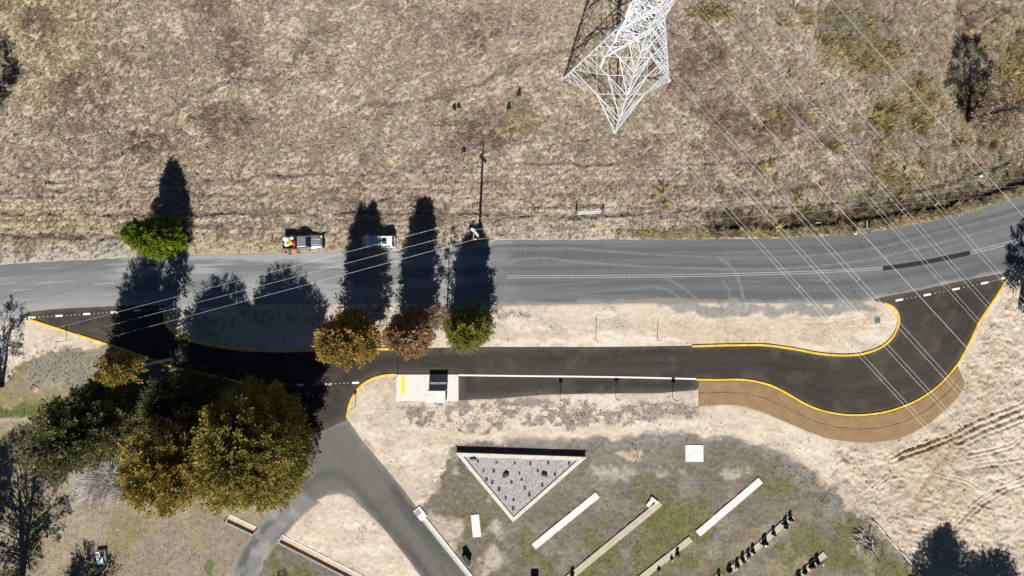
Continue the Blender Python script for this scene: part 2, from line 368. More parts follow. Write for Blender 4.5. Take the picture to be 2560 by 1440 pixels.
lc = lerp(lc, C(.27, .225, .185), msk([(430, 1290), (620, 1310), (660, 1340), (560, 1440), (300, 1440), (330, 1370)], 1.2) * .75)
lc = lerp(lc, C(.30, .255, .15), msk([(450, 1300), (490, 1300), (520, 1370), (480, 1360)], .6) * .8)
lc = lerp(lc, C(.10, .14, .035), msk([(515, 1395), (540, 1400), (535, 1440), (520, 1440)], .3) * .8)
tint = tint + (lc - tint) * lawn[..., None]
# sand and bare ground
sc_ = np.zeros_like(tint) + C(.57, .495, .395)
sc_ = lerp(sc_, C(.475, .415, .34), sstep(.45, .62, n_med) * .75)
sc_ = lerp(sc_, C(.635, .57, .47), sstep(.52, .66, fbm(X * .22, Y * .6, 41)) * .8)
sc_ = lerp(sc_, C(.55, .455, .34), sstep(.60, .72, fbm(X * .3, Y * .3, 42)) * .55)
sc_ = lerp(sc_, C(.27, .245, .215), sstep(.60, .72, n_fin) * .30)
SAND = [msk([(405, 755), (1230, 764), (2100, 755), (2250, 745), (2260, 800), (2235, 850), (2150, 895), (1900, 870), (420, 880)], .3, .1),
        msk([(-700, 815), (0, 802), (75, 790), (275, 862), (190, 864), (110, 885), (40, 920), (0, 965), (-400, 1010)], .5),
        msk([(2530, 690), (2620, 655), (3400, 350), (3400, 2000), (2420, 1700), (2300, 1440), (2245, 1365), (2140, 1275), (2060, 1195), (1965, 1120), (1820, 1090), (1740, 1010), (1850, 940), (2400, 880), (2470, 760)], .7),
        msk([(860, 1045), (880, 980), (985, 930), (1000, 1000), (1480, 978), (1760, 965), (1800, 1100), (1700, 1085), (1480, 1095), (1300, 1092), (1180, 1104), (1120, 1130), (1100, 1200), (1045, 1275)], .6),
        msk([(785, 1250), (840, 1228), (890, 1245), (1056, 1440), (1010, 1500), (880, 1440), (760, 1375), (700, 1340), (745, 1275)], .6)]
sand = np.zeros(X.shape, np.float32)
for m_ in SAND: sand = np.maximum(sand, m_)
# cemetery ground
cem = msk([(1045, 1270), (1120, 1125), (1180, 1104), (1480, 1100), (1700, 1086), (1830, 1095), (1965, 1130), (2060, 1200), (2140, 1280), (2245, 1370), (2310, 1460), (2350, 1800), (1400, 1900), (1190, 1448)], .7)
cem = np.maximum(cem, msk([(690, 1352), (900, 1452), (900, 1600), (600, 1600), (650, 1430)], .5))
cc = np.zeros_like(tint) + C(.172, .150, .120)
cc = lerp(cc, C(.225, .205, .175), sstep(.48, .66, n_med) * .7)
gc = sstep(.44, .60, fbm(X * .17, Y * .17, 51)) * sstep(1180, 1290, PY + (PX - 1500) * .12)
cc = lerp(cc, C(.14, .14, .055), gc * .8)
cc = lerp(cc, C(.265, .23, .145), sstep(.5, .64, fbm(X * .45, Y * .45, 52)) * sstep(1560, 1850, PX) * sstep(1230, 1330, PY) * .7)
cc = lerp(cc, C(.42, .375, .31), msk([(1100, 1110), (1150, 1150), (1240, 1300), (1270, 1420), (1190, 1448), (1045, 1275)], 1.6) * sstep(.40, .58, n_med) * .95)
cc = lerp(cc, C(.40, .36, .31), msk([(1480, 1160), (1620, 1175), (1880, 1170), (1900, 1200), (1700, 1195), (1500, 1190)], .9) * sstep(.42, .6, n_med) * .7)
cc = lerp(cc, C(.45, .36, .25), msk([(1555, 1128), (1602, 1125), (1600, 1150), (1562, 1154)], .5))
for (cx, cy, r_) in [(1802, 1118, 9), (1628, 1188, 14), (1512, 1308, 12), (1850, 1272, 12), (1745, 1322, 22), (1690, 1300, 30), (1640, 1310, 25), (1480, 1350, 30), (1800, 1440, 30), (2010, 1350, 40)]:
    cc = lerp(cc, C(.125, .145, .05), sstep(1.4, .3, ((PX - cx) ** 2 + (PY - cy) ** 2) / r_ ** 2 + (n_fin - .5) * 1.8) * .75)
tint = tint + (cc - tint) * cem[..., None]
tint = tint + (sc_ - tint) * sand[..., None]
# local features of the bare ground
tint = lerp(tint, C(.24, .235, .225), msk([(1640, 756), (1700, 758), (1920, 764), (2195, 757), (2190, 775), (2000, 786), (1830, 792), (1700, 785)], .5) * .85)      # grey road base
tint = lerp(tint, C(.30, .275, .245), msk([(420, 765), (800, 762), (1000, 768), (1260, 772), (1330, 790), (1240, 800), (1000, 810), (800, 800), (500, 800)], .9) * sstep(.42, .6, n_fin) * .8)
tint = lerp(tint, C(.25, .235, .215), msk([(470, 800), (800, 805), (800, 860), (560, 855)], 1.0) * sstep(.40, .62, n_med) * .6)
tint = lerp(tint, C(.235, .21, .185), msk([(1000, 1008), (1300, 1000), (1740, 1004), (1740, 1040), (1500, 1060), (1200, 1075), (1030, 1060)], .8) * sstep(.40, .56, n_fin + (n_med - .5) * .5) * .85)
tint = lerp(tint, C(.22, .205, .19), msk([(1270, 1088), (1480, 1096), (1800, 1080), (1960, 1120), (2060, 1200), (2000, 1180), (1850, 1110), (1480, 1118), (1280, 1112)], .6) * .75)
tint = lerp(tint, C(.60, .53, .42), msk([(1100, 1085), (1480, 1072), (1700, 1062), (1850, 1070), (1960, 1120), (1800, 1082), (1480, 1090), (1200, 1098)], .5) * .7)
tint = lerp(tint, C(.52, .385, .25), msk([(1560, 810), (1900, 800), (2150, 800), (2200, 830), (2100, 850), (1700, 850)], 1.5) * .45)
tint = lerp(tint, C(.64, .60, .52), msk([(1230, 850), (1700, 848), (1700, 862), (1230, 864)], .35) * .8)
tint = lerp(tint, C(.41, .285, .18), msk([(2240, 1140), (2330, 1100), (2420, 1060), (2470, 980), (2490, 1000), (2400, 1120), (2320, 1240), (2280, 1300), (2255, 1290), (2330, 1170)], .5, .5) * .5)
tint = lerp(tint, C(.24, .225, .205), msk([(1950, 1120), (2030, 1190), (2100, 1240), (2190, 1310), (2120, 1300), (2000, 1220), (1930, 1160)], .9) * sstep(.38, .6, n_fin) * .85)
tint = lerp(tint, C(.24, .21, .16), msk([(2180, 1300), (2230, 1345), (2310, 1450), (2285, 1450), (2200, 1340)], .5) * .8)

# relief
dry = (1 - lawn) * (1 - sand) * (1 - cem) * sstep(-6, 14, yt_road - PY)
tall = sstep(1740, 1820, PX) * sstep(66, 46, yt_road - PY + (n_med - .5) * 26) * sstep(12, 24, yt_road - PY + (n_med - .5) * 12)
Z = np.zeros(X.shape, np.float32)
ca, sa = math.cos(.45), math.sin(.45); lod = fbm((X * ca + Y * sa) * 1.5, (-X * sa + Y * ca) * 3.0, 15, 3, .6)      # wind-lodged grass
Z += dry * ((lod - .5) * .46 + (n_mic - .5) * .22 + np.maximum(0, n_med - .52) * 1.0 + .08)
Z += dry * strip * (lines - .5) * .34
for ln, wd, dp in (([(-120, 531), (300, 533), (640, 529), (1100, 528), (1440, 538), (1700, 524), (1920, 514), (2060, 507), (2200, 492), (2350, 459), (2560, 390)], .6, .42), ([(-60, 480), (250, 474), (520, 452), (760, 436), (1000, 432)], .5, .3), ([(-60, 458), (200, 452), (420, 448)], .4, .25), ([(-60, 575), (200, 590), (330, 590)], .8, .45), ([(1300, 405), (1600, 412), (1900, 405)], .4, .2), ([(215, 425), (300, 385), (390, 335)], .45, .3)):
    d, _ = ldist(X + (wx - X) * .3, Y + (wy - Y) * .3, smooth_line(P2(ln))); k_ = sstep(wd, wd * .3, d) * sstep(.30, .52, n_med + (n_fin - .5) * .4); Z -= dry * k_ * dp * .7; tint = lerp(tint, C(.21, .165, .13), dry * k_ * .5)  # furrow floors also darkened in colour, the fence line's ditch shading painted in
Z += lawn * ((n_fin - .5) * .10 + (n_mic - .5) * .08)
Z += cem * ((n_fin - .5) * .16 + (n_mic - .5) * .13)
Z += sand * ((n_fin - .5) * .10 + (n_mic - .5) * .11)
dc = (yt_road - PY) / S + (n_med - .5) * .8
Z -= sstep(1740, 1840, PX) * sstep(1.15, 1.45, dc) * sstep(3.1, 1.9, dc) * 1.15
# disturbed, tracked dirt at the right
trk = msk([(2430, 900), (2540, 700), (3300, 500), (3300, 1900), (2300, 1600), (2290, 1430), (2180, 1300), (2080, 1180), (2100, 1120), (2300, 1080)], 1.5)
Z += trk * ((fbm(X * .9, Y * .9, 61) - .5) * .40 + (n_mic - .5) * .20)
ph = Y * 9.5 + X * 2.6 + 2.6 * np.sin(X * .22 + Y * .1) + 3.0 * (fbm(X * .15, Y * .15, 62) - .5)
Z += trk * sstep(1180, 1300, PY) * np.sin(ph * 1.05) * .032 * sstep(.46, .60, fbm(X * .22, Y * .22, 63))
Z += trk * np.sin((X * .5 + Y) * 8 + 5 * np.sin(X * .35)) * .014 * sstep(.52, .62, fbm(X * .3, Y * .3, 64))
Z += trk * -np.abs(fbm(X * .5, Y * .5, 65) - .5) * .9 + trk * .1
def ruts(line, half, n, amp, cleat=0.0):
    global Z, tint
    d, al = ldist(X + (wx - X) * .15, Y + (wy - Y) * .15, smooth_line(P2(line)))
    inside = sstep(half + .12, half - .08, d)
    Z = Z - inside * amp * .35 + inside * amp * np.cos(d / half * math.pi * n) + inside * cleat * np.sin(al * 2 * math.pi / .42)
    return inside
ruts([(2230, 1150), (2300, 1122), (2380, 1092)], .7, 2, .17)
ruts([(2395, 1100), (2460, 1068), (2530, 1040), (2600, 1010)], 1.3, 3, .15)
ruts([(2285, 1285), (2310, 1235), (2345, 1180), (2390, 1110), (2430, 1050), (2470, 975), (2500, 930)], .95, 1, .06, .05)
ruts([(2330, 1185), (2400, 1200), (2440, 1220), (2480, 1250)], .5, 2, .09)
ruts([(2420, 1140), (2500, 1125), (2545, 1105), (2552, 1070)], .55, 2, .12)
ruts([(2440, 1165), (2560, 1150), (2700, 1120)], .6, 2, .10)
ruts([(2340, 1370), (2420, 1290), (2500, 1230), (2600, 1190)], .9, 3, .09)
ruts([(2180, 1250), (2210, 1205), (2260, 1195)], .35, 1, .10)
ruts([(2120, 1270), (2180, 1215), (2240, 1160)], .35, 1, -.05)
for ln in ([(1980, 1120), (2060, 1180), (2150, 1260)], [(1950, 1140), (2040, 1210), (2130, 1285)], [(2170, 1200), (2230, 1180), (2330, 1190)]): ruts(ln, .4, 2, .05)
for ln in ([(1830, 1190), (1890, 1180), (1930, 1200)], [(1500, 1250), (1600, 1212), (1800, 1205)], [(1780, 1075), (1880, 1100), (1990, 1160)], [(1790, 800), (1810, 830), (1795, 855)], [(1855, 800), (1835, 830), (1815, 860)], [(2060, 830), (2130, 812), (2230, 815)], [(1730, 775), (1720, 800), (1725, 850)], [(2000, 802), (2100, 800), (2170, 790)]): ruts(ln, .28, 1, .03)
# roads and pads: the ground sinks under them
def sink(sd, depth=.06, lo=-.12, hi=.10, tight=.10):
    global Z
    e = sd + (n_mic - .5) * tight
    near = sstep(1.6, .2, -sd); Z = Z * (1 - near * .8)
    Z = np.where(e > lo, Z + (-depth - Z) * sstep(lo, hi, e), Z)
sd_main = np.minimum(PY - yt_road, yb_road - PY) / S
SD_LOOP = sdist(X, Y, P2(LOOP)); SD_DRV = sdist(X, Y, P2(DRIVE)); SD_SLAB = sdist(X, Y, P2(SLAB)); SD_MAT = sdist(X, Y, P2(MATP))
TRK = P2(list(smooth_line(TRACK_A, 4)) + list(smooth_line(TRACK_B, 4))[::-1]); SD_TRK = sdist(X, Y, TRK)
sink(sd_main, tight=.5); sink(SD_LOOP, tight=.06); sink(SD_DRV, tight=.15); sink(SD_TRK, tight=.6, lo=-.3, hi=.3); sink(SD_SLAB, tight=0); sink(SD_MAT, tight=.05)
PLANT = P2([(1139, 1126), (1146, 1121), (1465, 1130), (1471, 1142), (1283, 1300)])
sink(sdist(X, Y, PLANT), .05, tight=0)
for dr in (DRAIN1, DRAIN2):
    d, _ = ldist(X, Y, P2(dr)); Z = np.where(d < .52, -.5, Z)
fr = np.maximum(np.abs(X) / 72, np.abs(Y) / 42); Z *= sstep(6, 1.05, fr)      # calm far from the fine sheet
tint *= (1 - .06 * dry)[..., None]; tint *= (1 - .10 * trk)[..., None] * np.array([1, .985, .955], np.float32) ** trk[..., None]
gr_ = fbm(X * 4.3, Y * 4.3, 131, 2); gr2 = fbm(X * 1.9, Y * 1.9, 132, 3)
tint *= (1 + ((gr_ - .5) * .75 + (gr2 - .5) * .55) * np.clip(.75 * cem + .55 * lawn + .32 * sand + .15 * dry, 0, 1))[..., None]; tint = np.clip(tint, .02, .72)
ny, nx = X.shape
idx = np.arange(nx * ny).reshape(ny, nx)
quads = np.stack([idx[:-1, :-1], idx[:-1, 1:], idx[1:, 1:], idx[1:, :-1]], -1).reshape(-1, 4)
gm = np_mesh('ground', np.stack([X, Y, Z], -1).reshape(-1, 3), quads, M['ground'], tint.reshape(-1, 3), smooth=True)
tag(link('ground', gm), 'dry grass, bare sand and cemetery ground seen from above', None, kind='structure')
def g_at(x, y):
    i = np.clip(np.searchsorted(gx, x), 0, nx - 1); j = np.clip(np.searchsorted(gy, y), 0, ny - 1); return j, i
def gz(x, y):
    j, i = g_at(x, y); return float(Z[j, i])

# ------------------------------------------------------------------ main road (strip with its own wear)
rx = np.concatenate([np.arange(-2600, -100, 25), np.arange(-100, 2660, 3.5), np.arange(2660, 5200, 25)])
nv = 56; vv = np.linspace(0, 1, nv)
yt = edge_y(TOP, rx); yb = edge_y(BOT, rx)
RPX = np.repeat(rx[:, None], nv, 1); RPY = yt[:, None] * (1 - vv) + yb[:, None] * vv
RX = (RPX - 1280) / S; RY = (720 - RPY) / S; v2 = np.repeat(vv[None], len(rx), 0)
right = sstep(1150, 1300, RPX + (fbm(RX * .4, RY * .4, 70) - .5) * 120)
rt = np.zeros(RX.shape + (3,), np.float32) + C(.20, .212, .218)
rt = lerp(rt, C(.135, .143, .147), right)
rt = lerp(rt, C(.145, .157, .167), (1 - right) * sstep(.50, .64, fbm(RX * .03, v2 * 9, 71)) * .8)
rt = lerp(rt, C(.33, .333, .33), (1 - right) * sstep(.48, .62, fbm(RX * .08, v2 * 7, 72)) * .85)
rt = lerp(rt, C(.098, .105, .110), right * sstep(.50, .62, fbm(RX * .025, v2 * 12, 73)) * .65)
rt = lerp(rt, C(.185, .19, .188), right * sstep(.54, .66, fbm(RX * .05, v2 * 8, 74)) * .55)
rt = lerp(rt, C(.075, .082, .085), right * sstep(.12, .08, v2 + (fbm(RX * .5, RY * .5, 75) - .5) * .06) * sstep(1700, 1250, RPX + (v2 < .06) * 3000) * .9)
rt = lerp(rt, C(.30, .285, .26), sstep(.90, .985, v2 + (fbm(RX * .6, RY * .6, 76) - .5) * .12) * .7)
rt = lerp(rt, C(.34, .31, .265), sstep(.90, 1.0, v2 + (fbm(RX * .4, RY * .4, 77) - .5) * .25) * sstep(2080, 2250, RPX) * .55)
rt = lerp(rt, C(.30, .30, .295), (1 - right) * sstep(.55, .85, v2 + (fbm(RX * .1, RY * .1, 81) - .5) * .5) * .55)
rt = lerp(rt, C(.36, .345, .32), sstep(330, 20, RPX) * sstep(.80, .98, v2 + (fbm(RX * .3, RY * .3, 78) - .5) * .3) * .8)
spk = fbm(RX * 4.5, RY * 4.5, 79, 3)
for ln, wd, am in (([(1280, 650), (1360, 645), (1440, 655), (1600, 666), (1760, 671), (1920, 673), (2120, 657), (2290, 623), (2560, 553)], .20, .75), ([(1430, 622), (1560, 631), (1730, 641), (1920, 643), (2150, 627), (2350, 581), (2560, 528)], .22, .6),
                   ([(1800, 645), (1830, 670), (1848, 705), (1860, 752)], .3, .7), ([(1660, 695), (1700, 714), (1748, 752)], .2, .6), ([(1640, 719), (1672, 726), (1705, 750)], .18, .6), ([(1808, 704), (1822, 725), (1826, 752)], .25, .5), ([(1420, 732), (1540, 726), (1640, 714)], .2, .4),
                   ([(1250, 720), (1400, 712), (1500, 705)], .25, .3), ([(700, 735), (800, 712), (960, 682), (1100, 660), (1260, 648)], .3, .5), ([(560, 700), (640, 705), (760, 718), (850, 735)], .3, .4), ([(770, 722), (830, 710), (850, 690)], .2, .4), ([(1240, 625), (1330, 624), (1430, 621)], .3, .4)):
    d, _ = ldist(RX, RY, smooth_line(P2(ln), 5))
    rt = lerp(rt, C(.24, .24, .235), sstep(wd * 1.3, .02, d) * am * (.45 + .55 * sstep(.35, .60, spk)))
jag = (fbm(RX * 1.1, RY * 1.1, 80) - .5) * .5
RYj = RY + np.where(vv[None] == 0, jag, 0) * .6 - np.where(vv[None] == 1, jag, 0) * .5
ridx = np.arange(RX.size).reshape(RX.shape)
rq = np.stack([ridx[:-1, :-1], ridx[:-1, 1:], ridx[1:, 1:], ridx[1:, :-1]], -1).reshape(-1, 4)
main_road = link('main_road', np_mesh('main_road', np.stack([RX, RYj, np.full(RX.shape, .020)], -1).reshape(-1, 3), rq, M['asphalt_old'], rt.reshape(-1, 3)))
tag(main_road, 'worn two-lane asphalt road curving up to the right', kind='structure')

def flat_poly(name, pts, z, m, jitter=0.0, parent=None):
    p = P2(pts); out = []
    for i in range(len(p)):
        a, b = p[i], p[(i + 1) % len(p)]; n = max(1, int(np.hypot(*(b - a)) / .35))
        for j in range(n): out.append(a + (b - a) * j / n)
    out = np.array(out)
    if jitter: out += (np.stack([vnoise(out[:, 0] * 1.6, out[:, 1] * 1.6, 5), vnoise(out[:, 0] * 1.6, out[:, 1] * 1.6, 6)], 1) - .5) * jitter
    bm = bmesh.new(); f = bm.faces.new([bm.verts.new((x, y, z)) for x, y in out]); bm.normal_update()
    if f.normal.z < 0: f.normal_flip()
    bmesh.ops.triangulate(bm, faces=bm.faces[:]); me = bpy.data.meshes.new(name); bm.to_mesh(me); bm.free(); me.materials.append(m)
    return link(name, me, parent)
from mathutils.geometry import delaunay_2d_cdt
def tint_poly(name, pts, z, m, step, jitter, painter):
    p = P2(pts); out = []
    for i in range(len(p)):
        a, b = p[i], p[(i + 1) % len(p)]; n = max(1, int(np.hypot(*(b - a)) / .3))
        for j in range(n): out.append(a + (b - a) * j / n)
    out = np.array(out); out += (np.stack([vnoise(out[:, 0] * 1.6, out[:, 1] * 1.6, 5), vnoise(out[:, 0] * 1.6, out[:, 1] * 1.6, 6)], 1) - .5) * jitter
    gx_, gy_ = np.meshgrid(np.arange(out[:, 0].min(), out[:, 0].max(), step), np.arange(out[:, 1].min(), out[:, 1].max(), step)); gx_ = (gx_ + rng.uniform(-.3, .3, gx_.shape) * step).ravel(); gy_ = (gy_ + rng.uniform(-.3, .3, gy_.shape) * step).ravel()
    keep = sdist(gx_, gy_, out) > step * .45; inn = np.stack([gx_[keep], gy_[keep]], 1); n0 = len(out)
    vs = [Vector(q_) for q_ in np.concatenate([out, inn])]; V_, _, F_, *_r = delaunay_2d_cdt(vs, [(i, (i + 1) % n0) for i in range(n0)], [], 1, 1e-5)
    V_ = np.array([(v.x, v.y, z) for v in V_]); F_ = np.array([f if (V_[f[1]] - V_[f[0]])[0] * (V_[f[2]] - V_[f[0]])[1] - (V_[f[1]] - V_[f[0]])[1] * (V_[f[2]] - V_[f[0]])[0] > 0 else f[::-1] for f in F_ if len(f) == 3])
    sd = np.maximum(sdist(V_[:, 0], V_[:, 1], out), 0)
    return link(name, np_mesh(name, V_, F_, m, painter(V_[:, 0], V_[:, 1], sd)))
def paint_loop(x, y, sd):
    t = np.zeros((len(x), 3), np.float32) + C(.047, .0415, .0345); px = 1280 + S * x
    st = fbm(sd * 1.7 + x * .02, x * .03 + y * .03, 111, 3); t = lerp(t, C(.034, .031, .0275), sstep(.50, .64, st) * .8); t = lerp(t, C(.066, .059, .048), sstep(.50, .38, st) * .6)
    t = lerp(t, C(.060, .054, .046), sstep(.52, .66, fbm(x * .12, y * .12, 112)) * .6)
    t = lerp(t, C(.20, .18, .15), sstep(.75, .0, sd + (fbm(x * .8, y * .8, 113) - .5) * 1.1) * .28)
    t = lerp(t, C(.10, .092, .08), sstep(.60, .70, fbm(x * .5, y * .5, 114)) * .35); return t
def paint_drive(x, y, sd):
    t = np.zeros((len(x), 3), np.float32) + C(.112, .109, .100); u = (x * .79 + y * .61); v = (x * .61 - y * .79)
    st = fbm(u * 1.3, v * .06, 121, 3); t = lerp(t, C(.078, .076, .071), sstep(.50, .64, st) * .8); t = lerp(t, C(.155, .150, .138), sstep(.5, .38, st) * .6)
    t = lerp(t, C(.145, .142, .133), sstep(.48, .64, fbm(x * .15, y * .15, 122)) * .7); t = lerp(t, C(.30, .27, .23), sstep(.8, 0, sd + (fbm(x * .7, y * .7, 123) - .5) * 1.2) * .4)
    d, _ = ldist(x, y, smooth_line(P2([(1075, 1450), (1000, 1350), (920, 1255), (860, 1190), (800, 1190), (740, 1230)]), 6)); t = lerp(t, C(.065, .064, .061), sstep(1.0, .2, d) * .4); return t
loop_road = tag(tint_poly('bus_loop_road', LOOP, .026, M['asphalt_new'], .42, .05, paint_loop), 'fresh dark asphalt bus loop with yellow kerbs', kind='structure')
driveway = tag(tint_poly('driveway', DRIVE, .016, M['asphalt_mid'], .42, .10, paint_drive), 'grey asphalt driveway running to the lower edge', kind='structure')
TA, TB = smooth_line(P2(TRACK_A), 6), smooth_line(P2(TRACK_B), 6); nt_ = len(TA); q = np.linspace(0, 1, 16)
TX = TA[:, None, 0] * (1 - q) + TB[:, None, 0] * q; TY = TA[:, None, 1] * (1 - q) + TB[:, None, 1] * q; tv = np.repeat(q[None], nt_, 0); ti = np.arange(nt_)[:, None] / nt_
tt = np.zeros(TX.shape + (3,), np.float32) + C(.20, .197, .195)
tt = lerp(tt, C(.095, .098, .105), sstep(.44, .58, fbm(ti * 1.5 + 0 * tv, tv * 4.5, 90)) * sstep(.1, .4, ti + 0 * tv) * .85)
tt = lerp(tt, C(.33, .315, .29), sstep(.52, .64, fbm(TX * .8, TY * .8, 91)) * .6)
tt = lerp(tt, C(.30, .28, .25), sstep(.75, 1.0, np.abs(tv - .5) * 2) * .7)
tid = np.arange(TX.size).reshape(TX.shape)
tag(link('gravel_track', np_mesh('gravel_track', np.stack([TX, TY, np.full(TX.shape, .012)], -1).reshape(-1, 3), np.stack([tid[:-1, :-1], tid[:-1, 1:], tid[1:, 1:], tid[1:, :-1]], -1).reshape(-1, 4), M['gravel'], tt.reshape(-1, 3))),
    'grey gravel track under the big trees', kind='structure')
slab = MB().prism([tuple(p) for p in P2(SLAB)], -.05, .15).build('bus_stop_pavement', M['concrete'], bevel=.02); tag(slab, 'pale concrete bus stop pad', kind='structure')
tp = P(1008, 963); MB().box((tp.x, tp.y, .156), (.62, 2.5, .012)).build('tactile_strip', M['tactile'], slab)

def ribbon(name, pts, width, z, m, parent, closed=False, sm=True):
    p = smooth_line(P2(pts), 6) if sm and len(pts) > 2 else P2(pts); t = np.gradient(p, axis=0); t /= np.linalg.norm(t, axis=1)[:, None]
    nrm = np.stack([-t[:, 1], t[:, 0]], 1); a = p + nrm * width / 2; b = p - nrm * width / 2; n = len(p); mb = MB()
    mb.add([(x, y, z) for x, y in b] + [(x, y, z) for x, y in a], [(i, i + 1, n + i + 1, n + i) for i in range(n - 1)])
    return mb.build(name, m, parent)
CL = [(1268, 692), (1450, 691), (1600, 690), (1760, 688), (1920, 684), (2060, 679), (2207, 671)]
for off in (-2.6, 2.6):
    ribbon('centre_line', [(x, y + off) for x, y in CL], .10, .026, M['worn_line'], main_road)
CLR = [(2425, 632), (2490, 616), (2560, 597), (2700, 552), (2900, 480)]
for off in (-3.2, 3.2): ribbon('centre_line', [(x, y + off) for x, y in CLR], .11, .026, M['worn_line'], main_road)
ribbon('blacked_out_strip', [(2207, 671), (2280, 661), (2350, 648), (2425, 632)], .62, .027, M['black_patch'], main_road)
for a, b in (((30, 727), (80, 723)), ((237, 711), (286, 708)), ((436, 702), (487, 701))): ribbon('lane_dash', [a, b], .09, .026, M['worn_line'], main_road)
ribbon('bay_line', [(1147, 938), (1300, 940), (1450, 941.5), (1600, 944), (1740, 947.5)], .21, .032, M['white_line'], loop_road)
def dashes(pts, ln, ang):
    for x, y in pts:
        dx, dy = math.cos(ang) * ln / 2, math.sin(ang) * ln / 2; ribbon('give_way_dash', [(x - dx, y - dy), (x + dx, y + dy)], .27, .032, M['white_line'], loop_road)
    for (x0, y0), (x1, y1) in zip(pts[:-1], pts[1:]):
        for k in (.27, .43, .58, .73):
            cx, cy = x0 + (x1 - x0) * k, y0 + (y1 - y0) * k; ribbon('edge_dot', [(cx - 2.2, cy), (cx + 2.2, cy)], .10, .032, M['worn_line'], loop_road)
dashes([(80, 794), (148, 789.5), (217, 785), (286, 780.5), (343, 776), (406, 772)], 18, -.06)
dashes([(2248, 750), (2318, 737), (2390, 722.5), (2461, 707.5), (2512, 695)], 19, -.19)
dashes([(622, 963.5), (688, 963), (751, 962), (820, 960), (889, 957)], 17, -.03)

def kerb(pts, label=None):
    p = smooth_line(P2(pts), 6); t = np.gradient(p, axis=0); t /= np.linalg.norm(t, axis=1)[:, None]; nrm = np.stack([-t[:, 1], t[:, 0]], 1)
    secs = []
    for i in range(len(p)):
        secs.append([(p[i, 0] + nrm[i, 0] * o, p[i, 1] + nrm[i, 1] * o, z) for o, z in ((-.17, -.04), (-.16, .10), (-.10, .165), (.10, .165), (.16, .10), (.17, -.04))])
    return MB().loft(secs).build('kerb', M['yellow'], loop_road)
for k_ in (K_OUT_L, K_IN_L, K_SLAB, K_IN_R, K_OUT_R): kerb(k_)

# concrete edge drain of the driveway and its pit
ed = thing('concrete_edge_kerb', 'pale concrete dish kerb along right edge of the driveway', 'kerb', (0, 0, 0))
pl = P2([(1050, 1286), (1112, 1364), (1190, 1462), (1290, 1585)])
def offset_strip(line, o0, o1, z0, z1):
    t = np.gradient(line, axis=0); t /= np.linalg.norm(t, axis=1)[:, None]; nr = np.stack([-t[:, 1], t[:, 0]], 1)
    return [[tuple((line[i] + nr[i] * o0)) + (z0,), tuple((line[i] + nr[i] * o0)) + (z1,), tuple((line[i] + nr[i] * o1)) + (z1,), tuple((line[i] + nr[i] * o1)) + (z0,)] for i in range(len(line))]
n_seg = 14
for i in range(n_seg):
    a = pl[0] + (pl[-1] - pl[0]) * (i / n_seg); b = pl[0] + (pl[-1] - pl[0]) * ((i + .985) / n_seg)
    ln = np.array([a, b]); MB().loft(offset_strip(ln, -.30, .08, -.05, .05)).build('gutter_tray', M['concrete_g'], ed); MB().loft(offset_strip(ln, .083, .40, -.05, .15)).build('kerb_block', M['concrete'], ed, bevel=.015)
c_ = P(1049, 1284); an = math.atan2(*(pl[1] - pl[0])[::-1])
pit = MB().box((c_.x + .1, c_.y + .05, .02), (1.7, 1.15, .34), an).build('pit_lid', M['concrete'], ed, bevel=.02)
g = MB()
for k in range(7): g.box((c_.x - .16 + .02 * math.cos(an) - .02 * k, c_.y - .02, .2), (.02, .02, .02))
gr = MB().box((c_.x - .25 * math.cos(an) - .08, c_.y - .25 * math.sin(an) - .03, .197), (.72, .72, .014), an).build('grate', M['grate'], ed)

# erosion matting on the batter
em = thing('erosion_matting', 'brown jute matting pegged round the outer kerb of the bus loop', 'matting', (0, 0, 0))
mi_, mo_ = smooth_line(P2(MAT_IN), 8), smooth_line(P2(MAT_OUT), 8); mi_ = np.array([np.interp(np.linspace(0, 1, 90), np.linspace(0, 1, len(mi_)), mi_[:, k]) for k in (0, 1)]).T; mo_ = np.array([np.interp(np.linspace(0, 1, 90), np.linspace(0, 1, len(mo_)), mo_[:, k]) for k in (0, 1)]).T
for a, b, z0, z1 in ((0, .49, .14, .12), (.47, 1.0, .05, .02)):
    qs = np.linspace(a, b, 9); V = []
    for i in range(90):
        for k, qq in enumerate(qs):
            pt = mi_[i] * (1 - qq) + mo_[i] * qq; wob = (float(vnoise(pt[0] * .9, pt[1] * .9, 33)) - .5) * .05 + (float(vnoise(pt[0] * 3, pt[1] * 3, 34)) - .5) * .02
            V.append((pt[0], pt[1], z0 + (z1 - z0) * k / 8 + wob + .02))
    mb = MB(); mb.add(V, [(i * 9 + k, (i + 1) * 9 + k, (i + 1) * 9 + k + 1, i * 9 + k + 1) for i in range(89) for k in range(8)]); ms_ = mb.build('mat_strip', M['jute'], em, smooth=True)
sq = [tuple(mi_[i] * .52 + mo_[i] * .48 + np.array([0, .05 * math.sin(i * .9)])) + (.165,) for i in range(90)]; MB().tube(sq, .020, 5).build('seam', M['jute_seam_shade'], em)  # darker tube draws the shading line along the mat overlap

